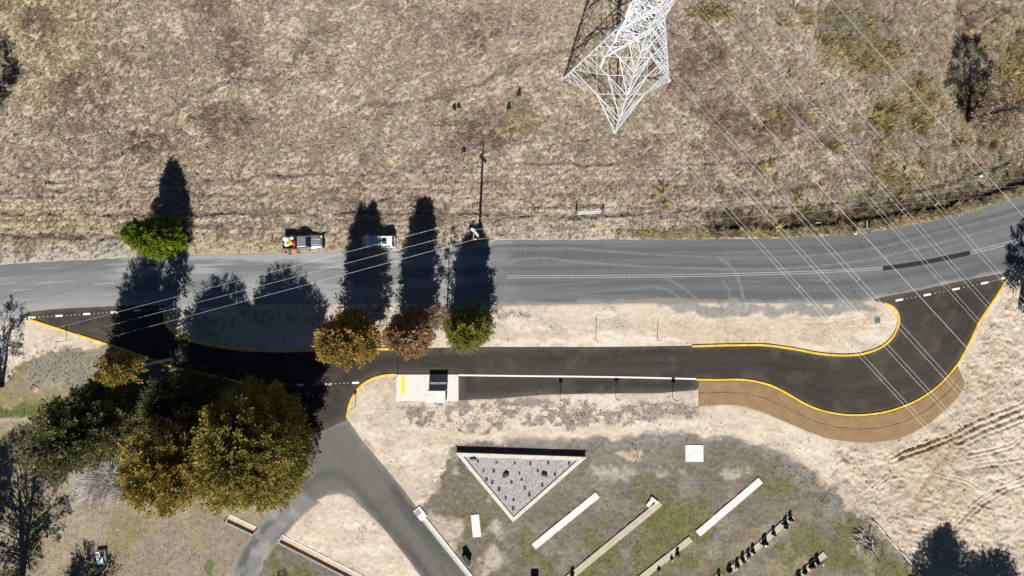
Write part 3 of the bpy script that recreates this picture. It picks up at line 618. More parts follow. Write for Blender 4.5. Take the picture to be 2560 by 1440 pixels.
# ------------------------------------------------------------------ grass (nobody could count it)
def tuft_proto(seed, n, h, spread, wd, lean):
    r = np.random.default_rng(seed); V = []; F = []
    for i in range(n):
        a = r.uniform(0, 2 * math.pi); rad = r.uniform(0, .35) * spread; bx, by = math.cos(a) * rad, math.sin(a) * rad
        hh = h * r.uniform(.6, 1.15); out = spread * r.uniform(.25, .8); lx, ly = math.cos(a) * out + lean * r.uniform(.3, 1), math.sin(a) * out
        px, py = -math.sin(a) * wd, math.cos(a) * wd; b = len(V)
        V += [(bx - px, by - py, -.03), (bx + px, by + py, -.03), (bx + lx * .45 + px * .8, by + ly * .45 + py * .8, hh * .75), (bx + lx * .45 - px * .8, by + ly * .45 - py * .8, hh * .75), (bx + lx, by + ly, hh)]
        F += [(b, b + 1, b + 2, b + 3), (b + 3, b + 2, b + 4)]
    me = bpy.data.meshes.new('tuft'); me.from_pydata(V, [], F); me.materials.append(M['grass'])
    return bpy.data.objects.new('tuft', me)
TUFTS = [tuft_proto(1, 16, .26, .42, .032, .30), tuft_proto(2, 14, .18, .48, .036, .38), tuft_proto(3, 20, .36, .38, .028, .22), tuft_proto(4, 12, .11, .42, .042, .34)]
def grass(name, label, pts, scl, tnt, pick, cat='grass'):
    n = len(pts); me = bpy.data.meshes.new(name); me.vertices.add(n); me.vertices.foreach_set('co', np.asarray(pts, np.float32).ravel())
    def at(nm, ty, key, arr): me.attributes.new(nm, ty, 'POINT').data.foreach_set(key, np.ascontiguousarray(arr).ravel())
    c4 = np.ones((n, 4), np.float32); c4[:, :3] = np.clip(tnt, 0.01, .9); at('tint', 'FLOAT_COLOR', 'color', c4)
    sv = np.repeat(np.asarray(scl, np.float32)[:, None], 3, 1); at('scl', 'FLOAT_VECTOR', 'vector', sv)
    rv = np.zeros((n, 3), np.float32); rv[:, 2] = -.55 + 2.4 * (fbm(np.asarray(pts)[:, 0] * .12, np.asarray(pts)[:, 1] * .12, 44) - .5) + rng.normal(0, .7, n); rv[:, :2] = rng.normal(0, .15, (n, 2)); at('rot', 'FLOAT_VECTOR', 'vector', rv)
    at('pick', 'INT', 'value', np.asarray(pick, np.int32)); me.materials.append(M['grass'])
    o = link(name, me); tag(o, label, cat, kind='stuff')
    ng = bpy.data.node_groups.new(name + '_scatter', 'GeometryNodeTree')
    ng.interface.new_socket('Geometry', in_out='INPUT', socket_type='NodeSocketGeometry'); ng.interface.new_socket('Geometry', in_out='OUTPUT', socket_type='NodeSocketGeometry')
    N, L = ng.nodes, ng.links; gi = N.new('NodeGroupInput'); go = N.new('NodeGroupOutput'); ip = N.new('GeometryNodeInstanceOnPoints'); jn = N.new('GeometryNodeJoinGeometry')
    for t in TUFTS[::-1]:
        oi = N.new('GeometryNodeObjectInfo'); oi.inputs['Object'].default_value = t; oi.inputs['As Instance'].default_value = True; L.new(oi.outputs['Geometry'], jn.inputs[0])
    L.new(gi.outputs[0], ip.inputs['Points']); L.new(jn.outputs[0], ip.inputs['Instance']); ip.inputs['Pick Instance'].default_value = True
    for nm, ty, sk in (('pick', 'INT', 'Instance Index'), ('rot', 'FLOAT_VECTOR', 'Rotation'), ('scl', 'FLOAT_VECTOR', 'Scale')):
        na = N.new('GeometryNodeInputNamedAttribute'); na.data_type = ty; na.inputs['Name'].default_value = nm; L.new(na.outputs[0], ip.inputs[sk])
    L.new(ip.outputs[0], go.inputs[0]); md = o.modifiers.new('scatter', 'NODES'); md.node_group = ng
    return o
def scatter(mask, dens, xr=(-71, 71), yr=(-41, 41)):
    n = int((xr[1] - xr[0]) * (yr[1] - yr[0]) * dens); x = rng.uniform(*xr, n); y = rng.uniform(*yr, n); j, i = g_at(x, y)
    k = rng.random(n) < mask[j, i]; return x[k], y[k], j[k], i[k]
off_road = (sd_main < -.25) & (SD_LOOP < -.3) & (SD_DRV < -.25) & (SD_SLAB < -.2) & (SD_MAT < -.1) & (sdist(X, Y, PLANT) < -.3)
clump = .35 + .65 * sstep(.36, .58, fbm(X * .8, Y * .8, 101))
bare = 1 - sh * .75 * (PX < 1150)
fm = dry * off_road * clump * bare * (1 - .5 * strip * sstep(.50, .62, lines))
x, y, j, i = scatter(fm, 30, yr=(2, 41))
k = len(x); t_ = tint[j, i] * 1.25 * rng.uniform(.62, 1.35, (k, 1)) * (1 + rng.normal(0, .05, (k, 3)))
big = sstep(.50, .66, fbm(x * .45, y * .45, 102)); sz = rng.uniform(.40, .78, k) + .55 * big * rng.random(k) + .35 * sstep(1800, 2300, 1280 + S * x)
sz *= np.where(PY[j, i] > 400, .8, 1.0)
grass('dry_grass', 'straw coloured dry pasture grass above the road', np.stack([x, y, Z[j, i]], 1), sz, t_, rng.integers(0, 4, k))
# tussocks, greener and bigger, towards the top right
x, y, j, i = scatter(dry * off_road * np.maximum(grn * .9 * sstep(1500, 1900, PX), sstep(.60, .70, fbm(X * .3, Y * .3, 103)) * sstep(1500, 2100, PX) * .5), 2.2, yr=(4, 41))
k = len(x); t_ = np.where(rng.random((k, 1)) < .5, C(.37, .30, .12), C(.23, .20, .085)) * rng.uniform(.7, 1.4, (k, 1))
grass('grass_tussocks', 'yellow green tussocks in the upper right pasture', np.stack([x, y, Z[j, i]], 1), rng.uniform(1.4, 2.8, k), t_, rng.integers(0, 3, k))
# tall rank growth in the ditch
x, y, j, i = scatter(tall * off_road, 16, xr=(22, 71), yr=(4, 22)); k = len(x)
t_ = np.where(rng.random((k, 1)) < .7, C(.15, .115, .075), C(.25, .205, .125)) * rng.uniform(.6, 1.4, (k, 1))
grass('ditch_reeds', 'dark rank reeds filling the ditch above the curve', np.stack([x, y, Z[j, i]], 1), rng.uniform(1.0, 2.0, k), t_, rng.integers(0, 3, k))
x, y, j, i = scatter(sstep(1500, 1750, PX) * sstep(30, 18, yt_road - PY) * sstep(4, 9, yt_road - PY) * (sd_main < -.2), 22, xr=(12, 71), yr=(4, 22)); k = len(x)
grass('verge_grass', 'pale tufted grass on the road verge', np.stack([x, y, Z[j, i]], 1), rng.uniform(.8, 1.5, k), C(.44, .37, .20) * rng.uniform(.7, 1.35, (k, 1)), rng.integers(0, 3, k))
# short lawn, lower left, and sparse grass in the cemetery
lm = np.maximum(lawn * .8, cem * (.18 + .8 * gc)) * off_road * (SD_TRK < -.2)
x, y, j, i = scatter(lm, 10, yr=(-41, -5)); k = len(x)
grass('lawn_grass', 'short patchy lawn in the lower half of the picture', np.stack([x, y, Z[j, i]], 1), rng.uniform(.16, .34, k), tint[j, i] * 1.6 * rng.uniform(.75, 1.4, (k, 1)), rng.integers(0, 4, k))
# leaf litter, twigs and clods on the bare ground: small loose pieces
lit = np.maximum.reduce([msk([(420, 765), (800, 762), (1000, 768), (1260, 772), (1330, 790), (1240, 800), (1000, 815), (800, 815), (500, 800)], .9), msk([(1000, 1008), (1300, 1000), (1740, 1004), (1740, 1040), (1500, 1060), (1200, 1075), (1030, 1060)], .8) * .7,
                         sand * sstep(.5, .62, n_med) * .10, msk([(1950, 1120), (2030, 1190), (2190, 1310), (2120, 1300), (1930, 1160)], .9) * .8, msk([(80, 870), (190, 862), (260, 900), (230, 960), (60, 960)], .8) * .8, trk * .25]) * off_road
x, y, j, i = scatter(lit, 12, yr=(-41, 2)); k = len(x); L_ = rng.uniform(.05, .20, k); A_ = rng.uniform(0, math.pi, k); W_ = rng.uniform(.015, .045, k); z0 = Z[j, i] + .02
dx, dy = np.cos(A_) * L_, np.sin(A_) * L_; nx_, ny_ = -np.sin(A_) * W_, np.cos(A_) * W_
V = np.stack([np.stack([x - dx + nx_, y - dy + ny_, z0], 1), np.stack([x - dx - nx_, y - dy - ny_, z0], 1), np.stack([x + dx, y + dy, z0 + rng.uniform(0, .08, k)], 1), np.stack([x, y, z0 + W_ * 2.5], 1)], 1).reshape(-1, 3)
b = np.arange(k)[:, None] * 4; F = np.concatenate([b + [0, 1, 3], b + [1, 2, 3], b + [2, 0, 3]], 0)
tn = np.repeat(np.where(rng.random((k, 1)) < .5, C(.17, .145, .12), C(.40, .35, .29)) * rng.uniform(.7, 1.3, (k, 1)), 4, 0)
tag(link('twig_litter', np_mesh('twig_litter', V, F, M['leaf'], tn)), 'scattered twigs, bark and clods on bare sandy ground', 'litter', kind='stuff')

# ------------------------------------------------------------------ trees
def crown_mesh(clumps, n_leaf, leaf, pal, r, tip=None, aspect=.42, spread=.9, droop=0.0):
    """clumps: (centre, axis, size). One leaf = one small diamond."""
    c = np.array([k_[0] for k_ in clumps]); ax = np.array([k_[1] for k_ in clumps]); sz = np.array([k_[2] for k_ in clumps]); n = len(c)
    rep = np.repeat(np.arange(n), n_leaf); N = len(rep); u = r.random(N) ** .8
    rnd = r.normal(0, 1, (N, 3)); rnd /= np.linalg.norm(rnd, axis=1)[:, None]
    pos = c[rep] + ax[rep] * ((u - .35) * sz[rep] * 1.5)[:, None] + rnd * (sz[rep] * spread * (1 - .55 * u) * r.random(N) ** .6)[:, None]
    pos[:, 2] -= droop * r.random(N) * sz[rep]
    d = ax[rep] * .8 + rnd * .9; d[:, 2] -= droop * .8; d /= np.linalg.norm(d, axis=1)[:, None]
    s = np.cross(d, r.normal(0, 1, (N, 3))); s /= np.linalg.norm(s, axis=1)[:, None] + 1e-6
    l = leaf * r.uniform(.55, 1.3, N) * (1 + .7 * (r.random(N) < .12)); w_ = l * aspect
    V = np.stack([pos, pos + d * (l * .5)[:, None] + s * w_[:, None] * .5, pos + d * l[:, None], pos + d * (l * .5)[:, None] - s * w_[:, None] * .5], 1).reshape(-1, 3)
    F = np.arange(N * 4).reshape(-1, 4); pal = np.array(pal, np.float32)
    ci = r.integers(0, len(pal), n); base = pal[ci] * r.uniform(.68, 1.32, (n, 1)); base = base + (pal[r.integers(0, len(pal), n)] - base) * r.uniform(0, .6, (n, 1)); lc_ = base[rep] * r.uniform(.72, 1.32, (N, 1))
    if tip is not None: m_ = (sstep(.55, .95, u) * r.random(N))[:, None]; lc_ = lc_ + (np.array(tip) - lc_) * m_
    return V, F, np.repeat(np.clip(lc_ * 1.5, .004, .9), 4, 0)
def profile_oval(t): return (np.sin(np.pi * np.clip(t, 0, 1) ** .75)) ** .6
def profile_cone(t): return np.clip(1.08 * (1 - t) ** .75, 0, 1) * sstep(-.02, .12, t)
def profile_column(t): return sstep(-.02, .12, t) * np.clip((1 - t), 0, 1) ** .42
def profile_egg(t): return sstep(-.02, .14, t) * np.clip((1 - t), 0, 1) ** .62
def profile_dome(t): return np.sqrt(np.clip(1 - (np.clip(t, 0, 1) * 1.0 - .35) ** 2 / .45, 0, 1))
def tree(name, label, base, h, rmax, cb, pal, n_cl, n_leaf=44, leaf=.26, size=.75, prof=profile_oval, seed=0, inner=1.0, tip=None, bark='bark', group=None, lump=.35, fill=.55, up=.5, lean=(0, 0), n_limb=26, tr=None, droop=0.0, cat='tree', spread=.9, stems=1, gaps=0.0, aspect=.42):
    r = np.random.default_rng(500 + seed); loc = P(*base); loc.z = gz(loc.x, loc.y) - .05
    t = thing(name, label, cat, loc, 0, group); cl = []; lobes = r.normal(0, 1, (14, 3)); lobes /= np.linalg.norm(lobes, axis=1)[:, None]
    tries = 0
    while len(cl) < n_cl and tries < n_cl * 12:
        tries += 1; tt_ = r.random(); a = r.uniform(0, 2 * math.pi); pr = float(prof(tt_))
        if r.random() > pr + .12: continue
        dv = np.array([math.cos(a), math.sin(a), (tt_ - .5) * 1.6]); dv /= np.linalg.norm(dv)
        lobe = max(lobes @ dv); k_ = 1 - lump + lump * (lobe ** 3) * 1.25
        if gaps and r.random() < gaps * sstep(.86, .70, lobe): continue
        rr = rmax * pr * k_ * (fill + (1 - fill) * r.random() ** .5); z = cb + (h - cb) * tt_
        c = np.array([math.cos(a) * rr + lean[0] * z, math.sin(a) * rr + lean[1] * z, z])
        ax = np.array([math.cos(a), math.sin(a), up + .9 * (tt_ - .5) * 2 * .8]); ax /= np.linalg.norm(ax)
        cl.append((c, ax, size * r.uniform(.7, 1.25) * (.65 + .35 * pr)))
    cl = [cl[q_] for q_ in r.permutation(len(cl))[:int(len(cl) * .72)]]
    V, F, tn_ = crown_mesh([(c_, a_, z_ * 1.18) for c_, a_, z_ in cl], int(n_leaf * 1.75), leaf * .92, pal, r, tip, aspect, spread * .72, droop)
    if inner > 0:        # large darker leaves added inside the crown to block sun and solidify its shadow
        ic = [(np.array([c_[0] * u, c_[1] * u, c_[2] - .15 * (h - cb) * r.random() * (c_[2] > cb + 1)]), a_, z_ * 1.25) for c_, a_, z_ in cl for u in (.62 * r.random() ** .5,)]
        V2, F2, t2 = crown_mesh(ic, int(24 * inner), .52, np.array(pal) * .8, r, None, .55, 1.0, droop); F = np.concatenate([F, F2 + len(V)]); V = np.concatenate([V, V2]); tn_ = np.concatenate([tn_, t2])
    mb = MB(); tr = tr or max(.09, h * .017)
    for s_ in range(stems):
        o = Vector((r.normal(0, .25), r.normal(0, .25), 0)) * (s_ > 0); sp = Vector((r.normal(0, .06), r.normal(0, .06), 0)) * (stems > 1)
        ks = [0, .12, .3, .5, .7, .9]; pts = [o + Vector((lean[0] * h * k_, lean[1] * h * k_, h * k_)) + sp * h * k_ + Vector((r.normal(0, .1), r.normal(0, .1), 0)) * (k_ * 1.4) for k_ in ks]
        mb.tube(pts, [tr * 1.25, tr, tr * .82, tr * .6, tr * .36, tr * .1], 7)
    for q_ in r.permutation(len(cl))[:n_limb]:
        c = Vector(cl[q_][0]); z0 = max(cb * .55, c.z - (c.xy - Vector((lean[0] * c.z, lean[1] * c.z))).length * r.uniform(.5, .9)); st = Vector((lean[0] * z0, lean[1] * z0, z0))
        mid = st.lerp(c, .5) + Vector((r.normal(0, .15), r.normal(0, .15), .12)); rb = tr * (1 - z0 / h) * .42 + .015
        mb.tube([st, mid, c], [rb, rb * .6, rb * .2], 5, cap=False)
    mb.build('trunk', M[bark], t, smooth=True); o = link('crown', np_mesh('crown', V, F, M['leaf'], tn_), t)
    return t
GOLD = [(.205, .145, .034), (.165, .13, .034), (.23, .15, .042), (.12, .105, .03)]; OLIVE = [(.12, .115, .028), (.155, .14, .036), (.09, .097, .026), (.18, .155, .042)]
GREEN = [(.085, .115, .018), (.11, .135, .02), (.065, .09, .016), (.14, .145, .026)]; BRIGHT = [(.07, .12, .008), (.10, .15, .010), (.05, .09, .008), (.13, .16, .014)]
BROWN = [(.22, .135, .07), (.26, .165, .09), (.17, .11, .055), (.14, .11, .05)]; DARKG = [(.06, .068, .03), (.08, .085, .04), (.05, .056, .028), (.115, .11, .05)]
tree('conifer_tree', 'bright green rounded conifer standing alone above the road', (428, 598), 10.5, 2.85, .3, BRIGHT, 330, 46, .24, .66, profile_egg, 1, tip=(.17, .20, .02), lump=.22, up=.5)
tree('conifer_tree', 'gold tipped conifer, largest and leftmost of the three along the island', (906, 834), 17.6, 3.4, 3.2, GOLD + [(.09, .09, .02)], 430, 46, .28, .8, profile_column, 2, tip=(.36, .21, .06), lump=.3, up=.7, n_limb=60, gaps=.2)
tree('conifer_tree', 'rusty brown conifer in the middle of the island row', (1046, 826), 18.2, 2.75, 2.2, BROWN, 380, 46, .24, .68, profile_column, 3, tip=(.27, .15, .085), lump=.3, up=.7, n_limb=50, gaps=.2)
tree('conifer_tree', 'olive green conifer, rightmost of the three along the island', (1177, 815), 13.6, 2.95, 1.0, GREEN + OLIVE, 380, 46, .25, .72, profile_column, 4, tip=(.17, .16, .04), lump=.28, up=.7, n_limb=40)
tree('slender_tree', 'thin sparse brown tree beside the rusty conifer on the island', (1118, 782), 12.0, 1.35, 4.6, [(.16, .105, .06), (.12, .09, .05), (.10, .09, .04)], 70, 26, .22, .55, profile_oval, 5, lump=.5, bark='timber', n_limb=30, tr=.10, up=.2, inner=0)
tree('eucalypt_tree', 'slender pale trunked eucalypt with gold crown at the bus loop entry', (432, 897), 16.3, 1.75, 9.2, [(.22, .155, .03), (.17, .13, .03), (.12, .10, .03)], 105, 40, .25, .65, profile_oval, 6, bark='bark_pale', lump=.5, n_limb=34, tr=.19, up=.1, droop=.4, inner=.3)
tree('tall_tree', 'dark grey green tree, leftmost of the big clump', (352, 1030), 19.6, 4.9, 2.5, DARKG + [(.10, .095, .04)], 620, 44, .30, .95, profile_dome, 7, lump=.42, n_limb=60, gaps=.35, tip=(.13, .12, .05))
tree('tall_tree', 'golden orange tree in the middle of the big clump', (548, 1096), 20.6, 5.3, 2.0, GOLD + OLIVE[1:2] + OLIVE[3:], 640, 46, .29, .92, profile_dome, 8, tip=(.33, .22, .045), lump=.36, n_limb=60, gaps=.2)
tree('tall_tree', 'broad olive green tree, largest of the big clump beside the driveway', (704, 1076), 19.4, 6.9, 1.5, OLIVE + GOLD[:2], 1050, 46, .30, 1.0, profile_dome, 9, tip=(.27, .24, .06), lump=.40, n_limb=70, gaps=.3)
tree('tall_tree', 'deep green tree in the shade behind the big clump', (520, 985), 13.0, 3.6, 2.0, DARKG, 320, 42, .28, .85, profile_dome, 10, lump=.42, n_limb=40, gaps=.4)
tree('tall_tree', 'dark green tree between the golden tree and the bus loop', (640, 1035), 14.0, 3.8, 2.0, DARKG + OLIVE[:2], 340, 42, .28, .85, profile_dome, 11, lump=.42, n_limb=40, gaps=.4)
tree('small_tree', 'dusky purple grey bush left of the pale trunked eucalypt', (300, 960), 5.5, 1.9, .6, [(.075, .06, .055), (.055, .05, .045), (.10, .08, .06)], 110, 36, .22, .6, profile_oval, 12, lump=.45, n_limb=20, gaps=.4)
def bare_shrub(name, label, base, h, r_, n, seed, bark='dead_wood', th=.035, cat='shrub'):
    q = random.Random(seed); loc = P(*base); t = thing(name, label, cat, loc); mb = MB(); tw = MB()
    for i_ in range(n):
        a = q.uniform(0, 6.283); e = q.uniform(.25, 1.2); L = h * q.uniform(.7, 1.15); d = Vector((math.cos(a) * math.cos(e) * r_ / h, math.sin(a) * math.cos(e) * r_ / h, math.sin(e)))
        p0 = Vector((q.gauss(0, r_ * .12), q.gauss(0, r_ * .12), -.05)); p1 = p0 + d * L * .5 + Vector((q.gauss(0, .15), q.gauss(0, .15), 0)); p2 = p0 + d * L
        mb.tube([p0, p1, p2], [th, th * .7, th * .3], 4, cap=False)
        for k_ in range(7):
            s_ = p1.lerp(p2, q.random()); d2 = (d + Vector((q.gauss(0, .6), q.gauss(0, .6), q.gauss(.1, .4)))).normalized(); e2 = s_ + d2 * L * q.uniform(.12, .32)
            tw.tube([s_, e2], [th * .45, th * .2], 3, cap=False)
            for kk in range(2): tw.tube([s_.lerp(e2, .6), s_.lerp(e2, .6) + (d2 + Vector((q.gauss(0, .7), q.gauss(0, .7), q.gauss(0, .4)))) * .3], [th * .3, th * .15], 3, cap=False)
    mb.build('stem', M[bark], t)['kind'] = 'stuff'; tw.build('twig', M[bark], t)['kind'] = 'stuff'; return t
bare_shrub('bare_shrub', 'leafless silvery grey shrub in front of the big clump', (278, 1194), 4.8, 3.9, 150, 5, th=.05)
bare_shrub('bare_shrub', 'low bare grey shrub below the larger leafless one', (322, 1225), 2.4, 2.4, 30, 6, th=.032)
# eucalypts whose crowns stand outside the picture and whose shade falls into it
EUC = [(.06, .065, .035), (.085, .085, .045), (.05, .05, .03)]
kw = dict( n_leaf=40, leaf=.26, prof=profile_oval, bark='bark_dark', droop=.5, up=.1, lump=.6)
tree('eucalypt_tree', 'open branched eucalypt at the left edge beside the sandy triangle', (2, 955), 10.8, 3.4, 3.2, EUC, 80, size=.62, seed=21, gaps=.8, inner=0, n_limb=60, stems=3, tr=.22, **kw)
tree('eucalypt_tree', 'large eucalypt beyond the lower left corner casting lacy shade', (56, 1452), 20.0, 5.8, 4.0, EUC, 400, size=.8, seed=22, gaps=.75, inner=.12, n_limb=90, stems=4, tr=.30, **kw)
tree('eucalypt_tree', 'leaning eucalypt beyond the left edge with a dark crown', (-40, 1330), 13.5, 3.6, 3.5, EUC, 260, size=.8, seed=23, inner=0.35, gaps=.45, n_limb=50, stems=2, tr=.22, **kw)
tree('eucalypt_tree', 'small eucalypt below the lower left edge near the boxed pad', (212, 1515), 7.2, 3.4, 2.2, EUC, 170, size=.75, seed=24, inner=0.2, gaps=.5, n_limb=40, stems=2, tr=.16, **kw)
tree('eucalypt_tree', 'dense tree below the lower right edge shading the tracked dirt', (2350, 1560), 13.0, 3.7, 2.5, EUC, 420, size=.85, seed=25, inner=0.6, gaps=.3, n_limb=60, tr=.22, **kw)
tree('eucalypt_tree', 'shorter dense tree at the lower right edge', (2475, 1570), 9.6, 3.6, 2.0, EUC, 330, size=.85, seed=26, inner=0.6, gaps=.3, n_limb=50, tr=.2, **kw)
tree('eucalypt_tree', 'open crowned tree at the right edge beside the bus loop exit', (2556, 752), 10.5, 2.3, 2.5, EUC + [(.12, .11, .08)], 150, size=.6, seed=27, inner=0.1, gaps=.5, n_limb=44, stems=2, tr=.18, **kw)
tree('burnt_tree', 'dark burnt looking multi stemmed tree in the upper right pasture', (2414, 302), 11.4, 3.2, 4.0, [(.22, .17, .12), (.26, .20, .14), (.17, .13, .09)], 130, size=.58, seed=28, inner=0, gaps=.7, n_limb=60, stems=4, tr=.17, **kw)
tree('eucalypt_tree', 'spindly eucalypt at the upper left edge of the pasture', (-14, 318), 13.0, 2.6, 4.5, EUC, 150, size=.7, seed=29, inner=0.1, gaps=.5, n_limb=40, stems=2, tr=.18, **kw)
bare_shrub('fallen_branch', 'bare dark fallen branches right of the burnt tree', (2478, 322), 1.6, 3.0, 14, 8, 'bark_dark', .03, 'branch')
def bush(name, label, base, r_, h, pal, n, seed, cat='shrub', group=None, leaf=.16, nl=26):
    q = np.random.default_rng(900 + seed); loc = P(*base); loc.z = gz(loc.x, loc.y) - .03; t = thing(name, label, cat, loc, 0, group); cl = []
    for _ in range(n):
        a = q.uniform(0, 6.283); e = q.uniform(.05, 1.5); d = np.array([math.cos(a) * math.cos(e), math.sin(a) * math.cos(e), math.sin(e)]); cl.append((d * [r_, r_, h] * q.uniform(.5, .9), d, r_ * .45))
    V, F, tn_ = crown_mesh(cl, nl, leaf, pal, q, None, .4, .9); link('foliage', np_mesh('foliage', V, F, M['leaf'], tn_), t)
    mb = MB()
    for c_ in cl[:6]: mb.tube([(0, 0, -.05), tuple(np.array(c_[0]) * .9)], [.03, .012], 4, cap=False)
    mb.build('stem', M['bark'], t); return t
RED = [(.13, .045, .04), (.10, .04, .035), (.16, .07, .05)]
bush('red_shrub', 'round dull red shrub at the foot of the burnt tree', (2424, 284), .8, .8, RED, 26, 1)
bush('red_shrub', 'small dull red shrub right of the burnt tree near the fence', (2476, 368), .65, .6, RED, 20, 2)
bush('red_shrub', 'rust coloured shrub beside the red one under the burnt tree', (2446, 290), .55, .5, [(.15, .08, .03), (.12, .06, .03)], 16, 3)
for k_, (bx, by, r_, h_) in enumerate([(1297, 238, .28, 1.3), (1272, 272, .22, 1.1), (1160, 378, .3, .6), (1137, 272, .25, .5), (1148, 268, .22, .5)]):
    bush('dark_shrub', ['narrow dark green shrub, taller of two in mid pasture left of the pylon', 'narrow dark green shrub, shorter of two in mid pasture left of the pylon', 'small dark shrub just left of the power pole shadow tip', 'tiny dark shrub, left one of a close pair in the pasture', 'tiny dark shrub, right one of a close pair in the pasture'][k_], (bx, by), r_, h_, [(.035, .05, .015), (.05, .06, .02)], 16, 10 + k_, leaf=.14)
for k_, (bx, by, r_) in enumerate([(2170, 560, .8), (2190, 545, .6), (2270, 520, .7), (2395, 500, .8), (2330, 505, .6), (2130, 575, .55)]):
    bush('ditch_bush', ['dark scrubby bush in the ditch just above the grey guard rail', 'dark bush in the ditch right of the leafy sapling', 'dark scrubby ditch bush, third from the right edge', 'rightmost dark scrubby bush in the ditch', 'dark scrubby ditch bush, second from the right edge', 'leftmost dark bush in the ditch beside the reeds'][k_], (bx, by), r_, r_ * .9, [(.05, .045, .025), (.07, .06, .03), (.035, .035, .02)], 22, 30 + k_, group='scrub bushes in the roadside ditch')

# ------------------------------------------------------------------ lattice transmission tower
TH = R(-46); DIR = Vector((math.cos(TH), math.sin(TH), 0)); ARM = Vector((-DIR.y, DIR.x, 0))
TB_ = P(1540, 199)
tw = thing('transmission_tower', 'galvanised steel lattice transmission tower at the top of the picture', 'pylon', TB_)
LEV = [0, 3.9, 9.4, 14.2, 18.0, 21.0, 23.6, 26.2, 28.8, 31.4, 34.0]
def hd(z): return 7.13 + (1.85 - 7.13) * z / 21.0 if z <= 21 else 1.85 - (z - 21) * .035
def corner(i, z):
    a = math.pi / 2 * i + R(-1); return Vector((math.cos(a) * hd(z), math.sin(a) * hd(z), z))
def member(name, a, b, wd, parent=tw): return MB().bar(a, b, wd).build(name, M['steel'], parent)
for i in range(4):
    m_ = MB(); m_.tube([corner(i, 0), corner(i, 21), corner(i, 34)], [.125, .10, .08], 4); m_.build('leg', M['steel'], tw)
    f_ = corner(i, 0); MB().tube([(f_.x, f_.y, -.2), (f_.x, f_.y, .15)], [.32, .28], 10).build('footing', M['concrete'], tw)
for li in range(len(LEV) - 1):
    z0, z1 = LEV[li], LEV[li + 1]; wd = .098 if li < 3 else .08 if li < 5 else .065
    for i in range(4):
        a0, b0, a1, b1 = corner(i, z0), corner(i + 1, z0), corner(i, z1), corner(i + 1, z1); mid = (a1 + b1) / 2
        member('strut', a1, b1, wd)
        if li < 4:
            member('brace', a0, mid, wd); member('brace', b0, mid, wd)
            for q_, (p, c, o) in enumerate(((a0, a1, mid), (b0, b1, mid))):
                nb = 4 if li < 3 else 3
                for k_ in range(1, nb):
                    u = p.lerp(c, k_ / nb); v = p.lerp(o, k_ / nb); member('lacing', u, v, wd * .55)
                    v2_ = p.lerp(o, (k_ - 1) / nb) if k_ > 1 else None
                    if v2_ is not None: member('lacing', u, v2_, wd * .55)
                member('lacing', p.lerp(c, (nb - 1) / nb), o, wd * .55)
            if li == 0: member('lacing', a0.lerp(mid, .5), b0.lerp(mid, .5) if False else a1.lerp(mid, .5), wd * .6); member('lacing', b0.lerp(mid, .5), b1.lerp(mid, .5), wd * .6)
        else:
            member('brace', a0, b1, wd); member('brace', b0, a1, wd)
    if li in (0, 1, 2, 3):
        ms = [(corner(i, z1) + corner(i + 1, z1)) / 2 for i in range(4)]
        for i in range(4): member('diaphragm', ms[i], ms[(i + 1) % 4], wd * .6)
def crossarm(z, L, side):
    m_ = MB(); tip = ARM * (L * side) + Vector((0, 0, z + .5)); cs = sorted(range(4), key=lambda i: -corner(i, z).dot(ARM * side))[:3]
    e0 = max((corner(i, z) for i in range(4)), key=lambda c: c.dot(ARM * side + DIR * .9)); e1 = max((corner(i, z) for i in range(4)), key=lambda c: c.dot(ARM * side - DIR * .9))
    lo = [e0, e1]; hi = [e0 + Vector((0, 0, 1.7)), e1 + Vector((0, 0, 1.7))]
    for a in lo + hi: m_.bar(a, tip, .075)
    for k_ in (.2, .4, .6, .8):
        A, B, Cc, D = lo[0].lerp(tip, k_), lo[1].lerp(tip, k_), hi[0].lerp(tip, k_), hi[1].lerp(tip, k_); m_.bar(A, B, .05); m_.bar(Cc, D, .05); m_.bar(A, Cc, .05); m_.bar(B, D, .05)
        A2, B2, C2, D2 = lo[0].lerp(tip, k_ - .2), lo[1].lerp(tip, k_ - .2), hi[0].lerp(tip, k_ - .2), hi[1].lerp(tip, k_ - .2); m_.bar(A2, B, .05); m_.bar(C2, A, .05); m_.bar(D2, B, .05); m_.bar(C2, D, .05)
    m_.build('crossarm', M['steel'], tw); return tip
PH = [(30.2, 5.25), (24.3, 5.45), (18.4, 6.3)]
for zw, L in PH:
    for s_ in (-1, 1):
        tip = crossarm(zw + 2.9, L, s_); pts = [tip + Vector((0, 0, -.15)), tip + Vector((0, 0, -3.1))]
        ins = MB().tube([tip, tip + Vector((0, 0, -.4))], .03, 5).tube([tip + Vector((0, 0, -.4)), tip + Vector((0, 0, -2.95))], .15, 8).build('insulator', M['insul'], tw)
        MB().bar(tip + Vector((0, 0, -2.95)), tip + Vector((0, 0, -3.35)), .05).build('clamp', M['steel'], ins)
for s_ in (-1, 1):
    m_ = MB(); tip = ARM * (5.5 * s_) + Vector((0, 0, 37.4))
    for i in range(4): m_.bar(corner(i, 34), tip, .08)
    m_.build('earth_wire_peak', M['steel'], tw)

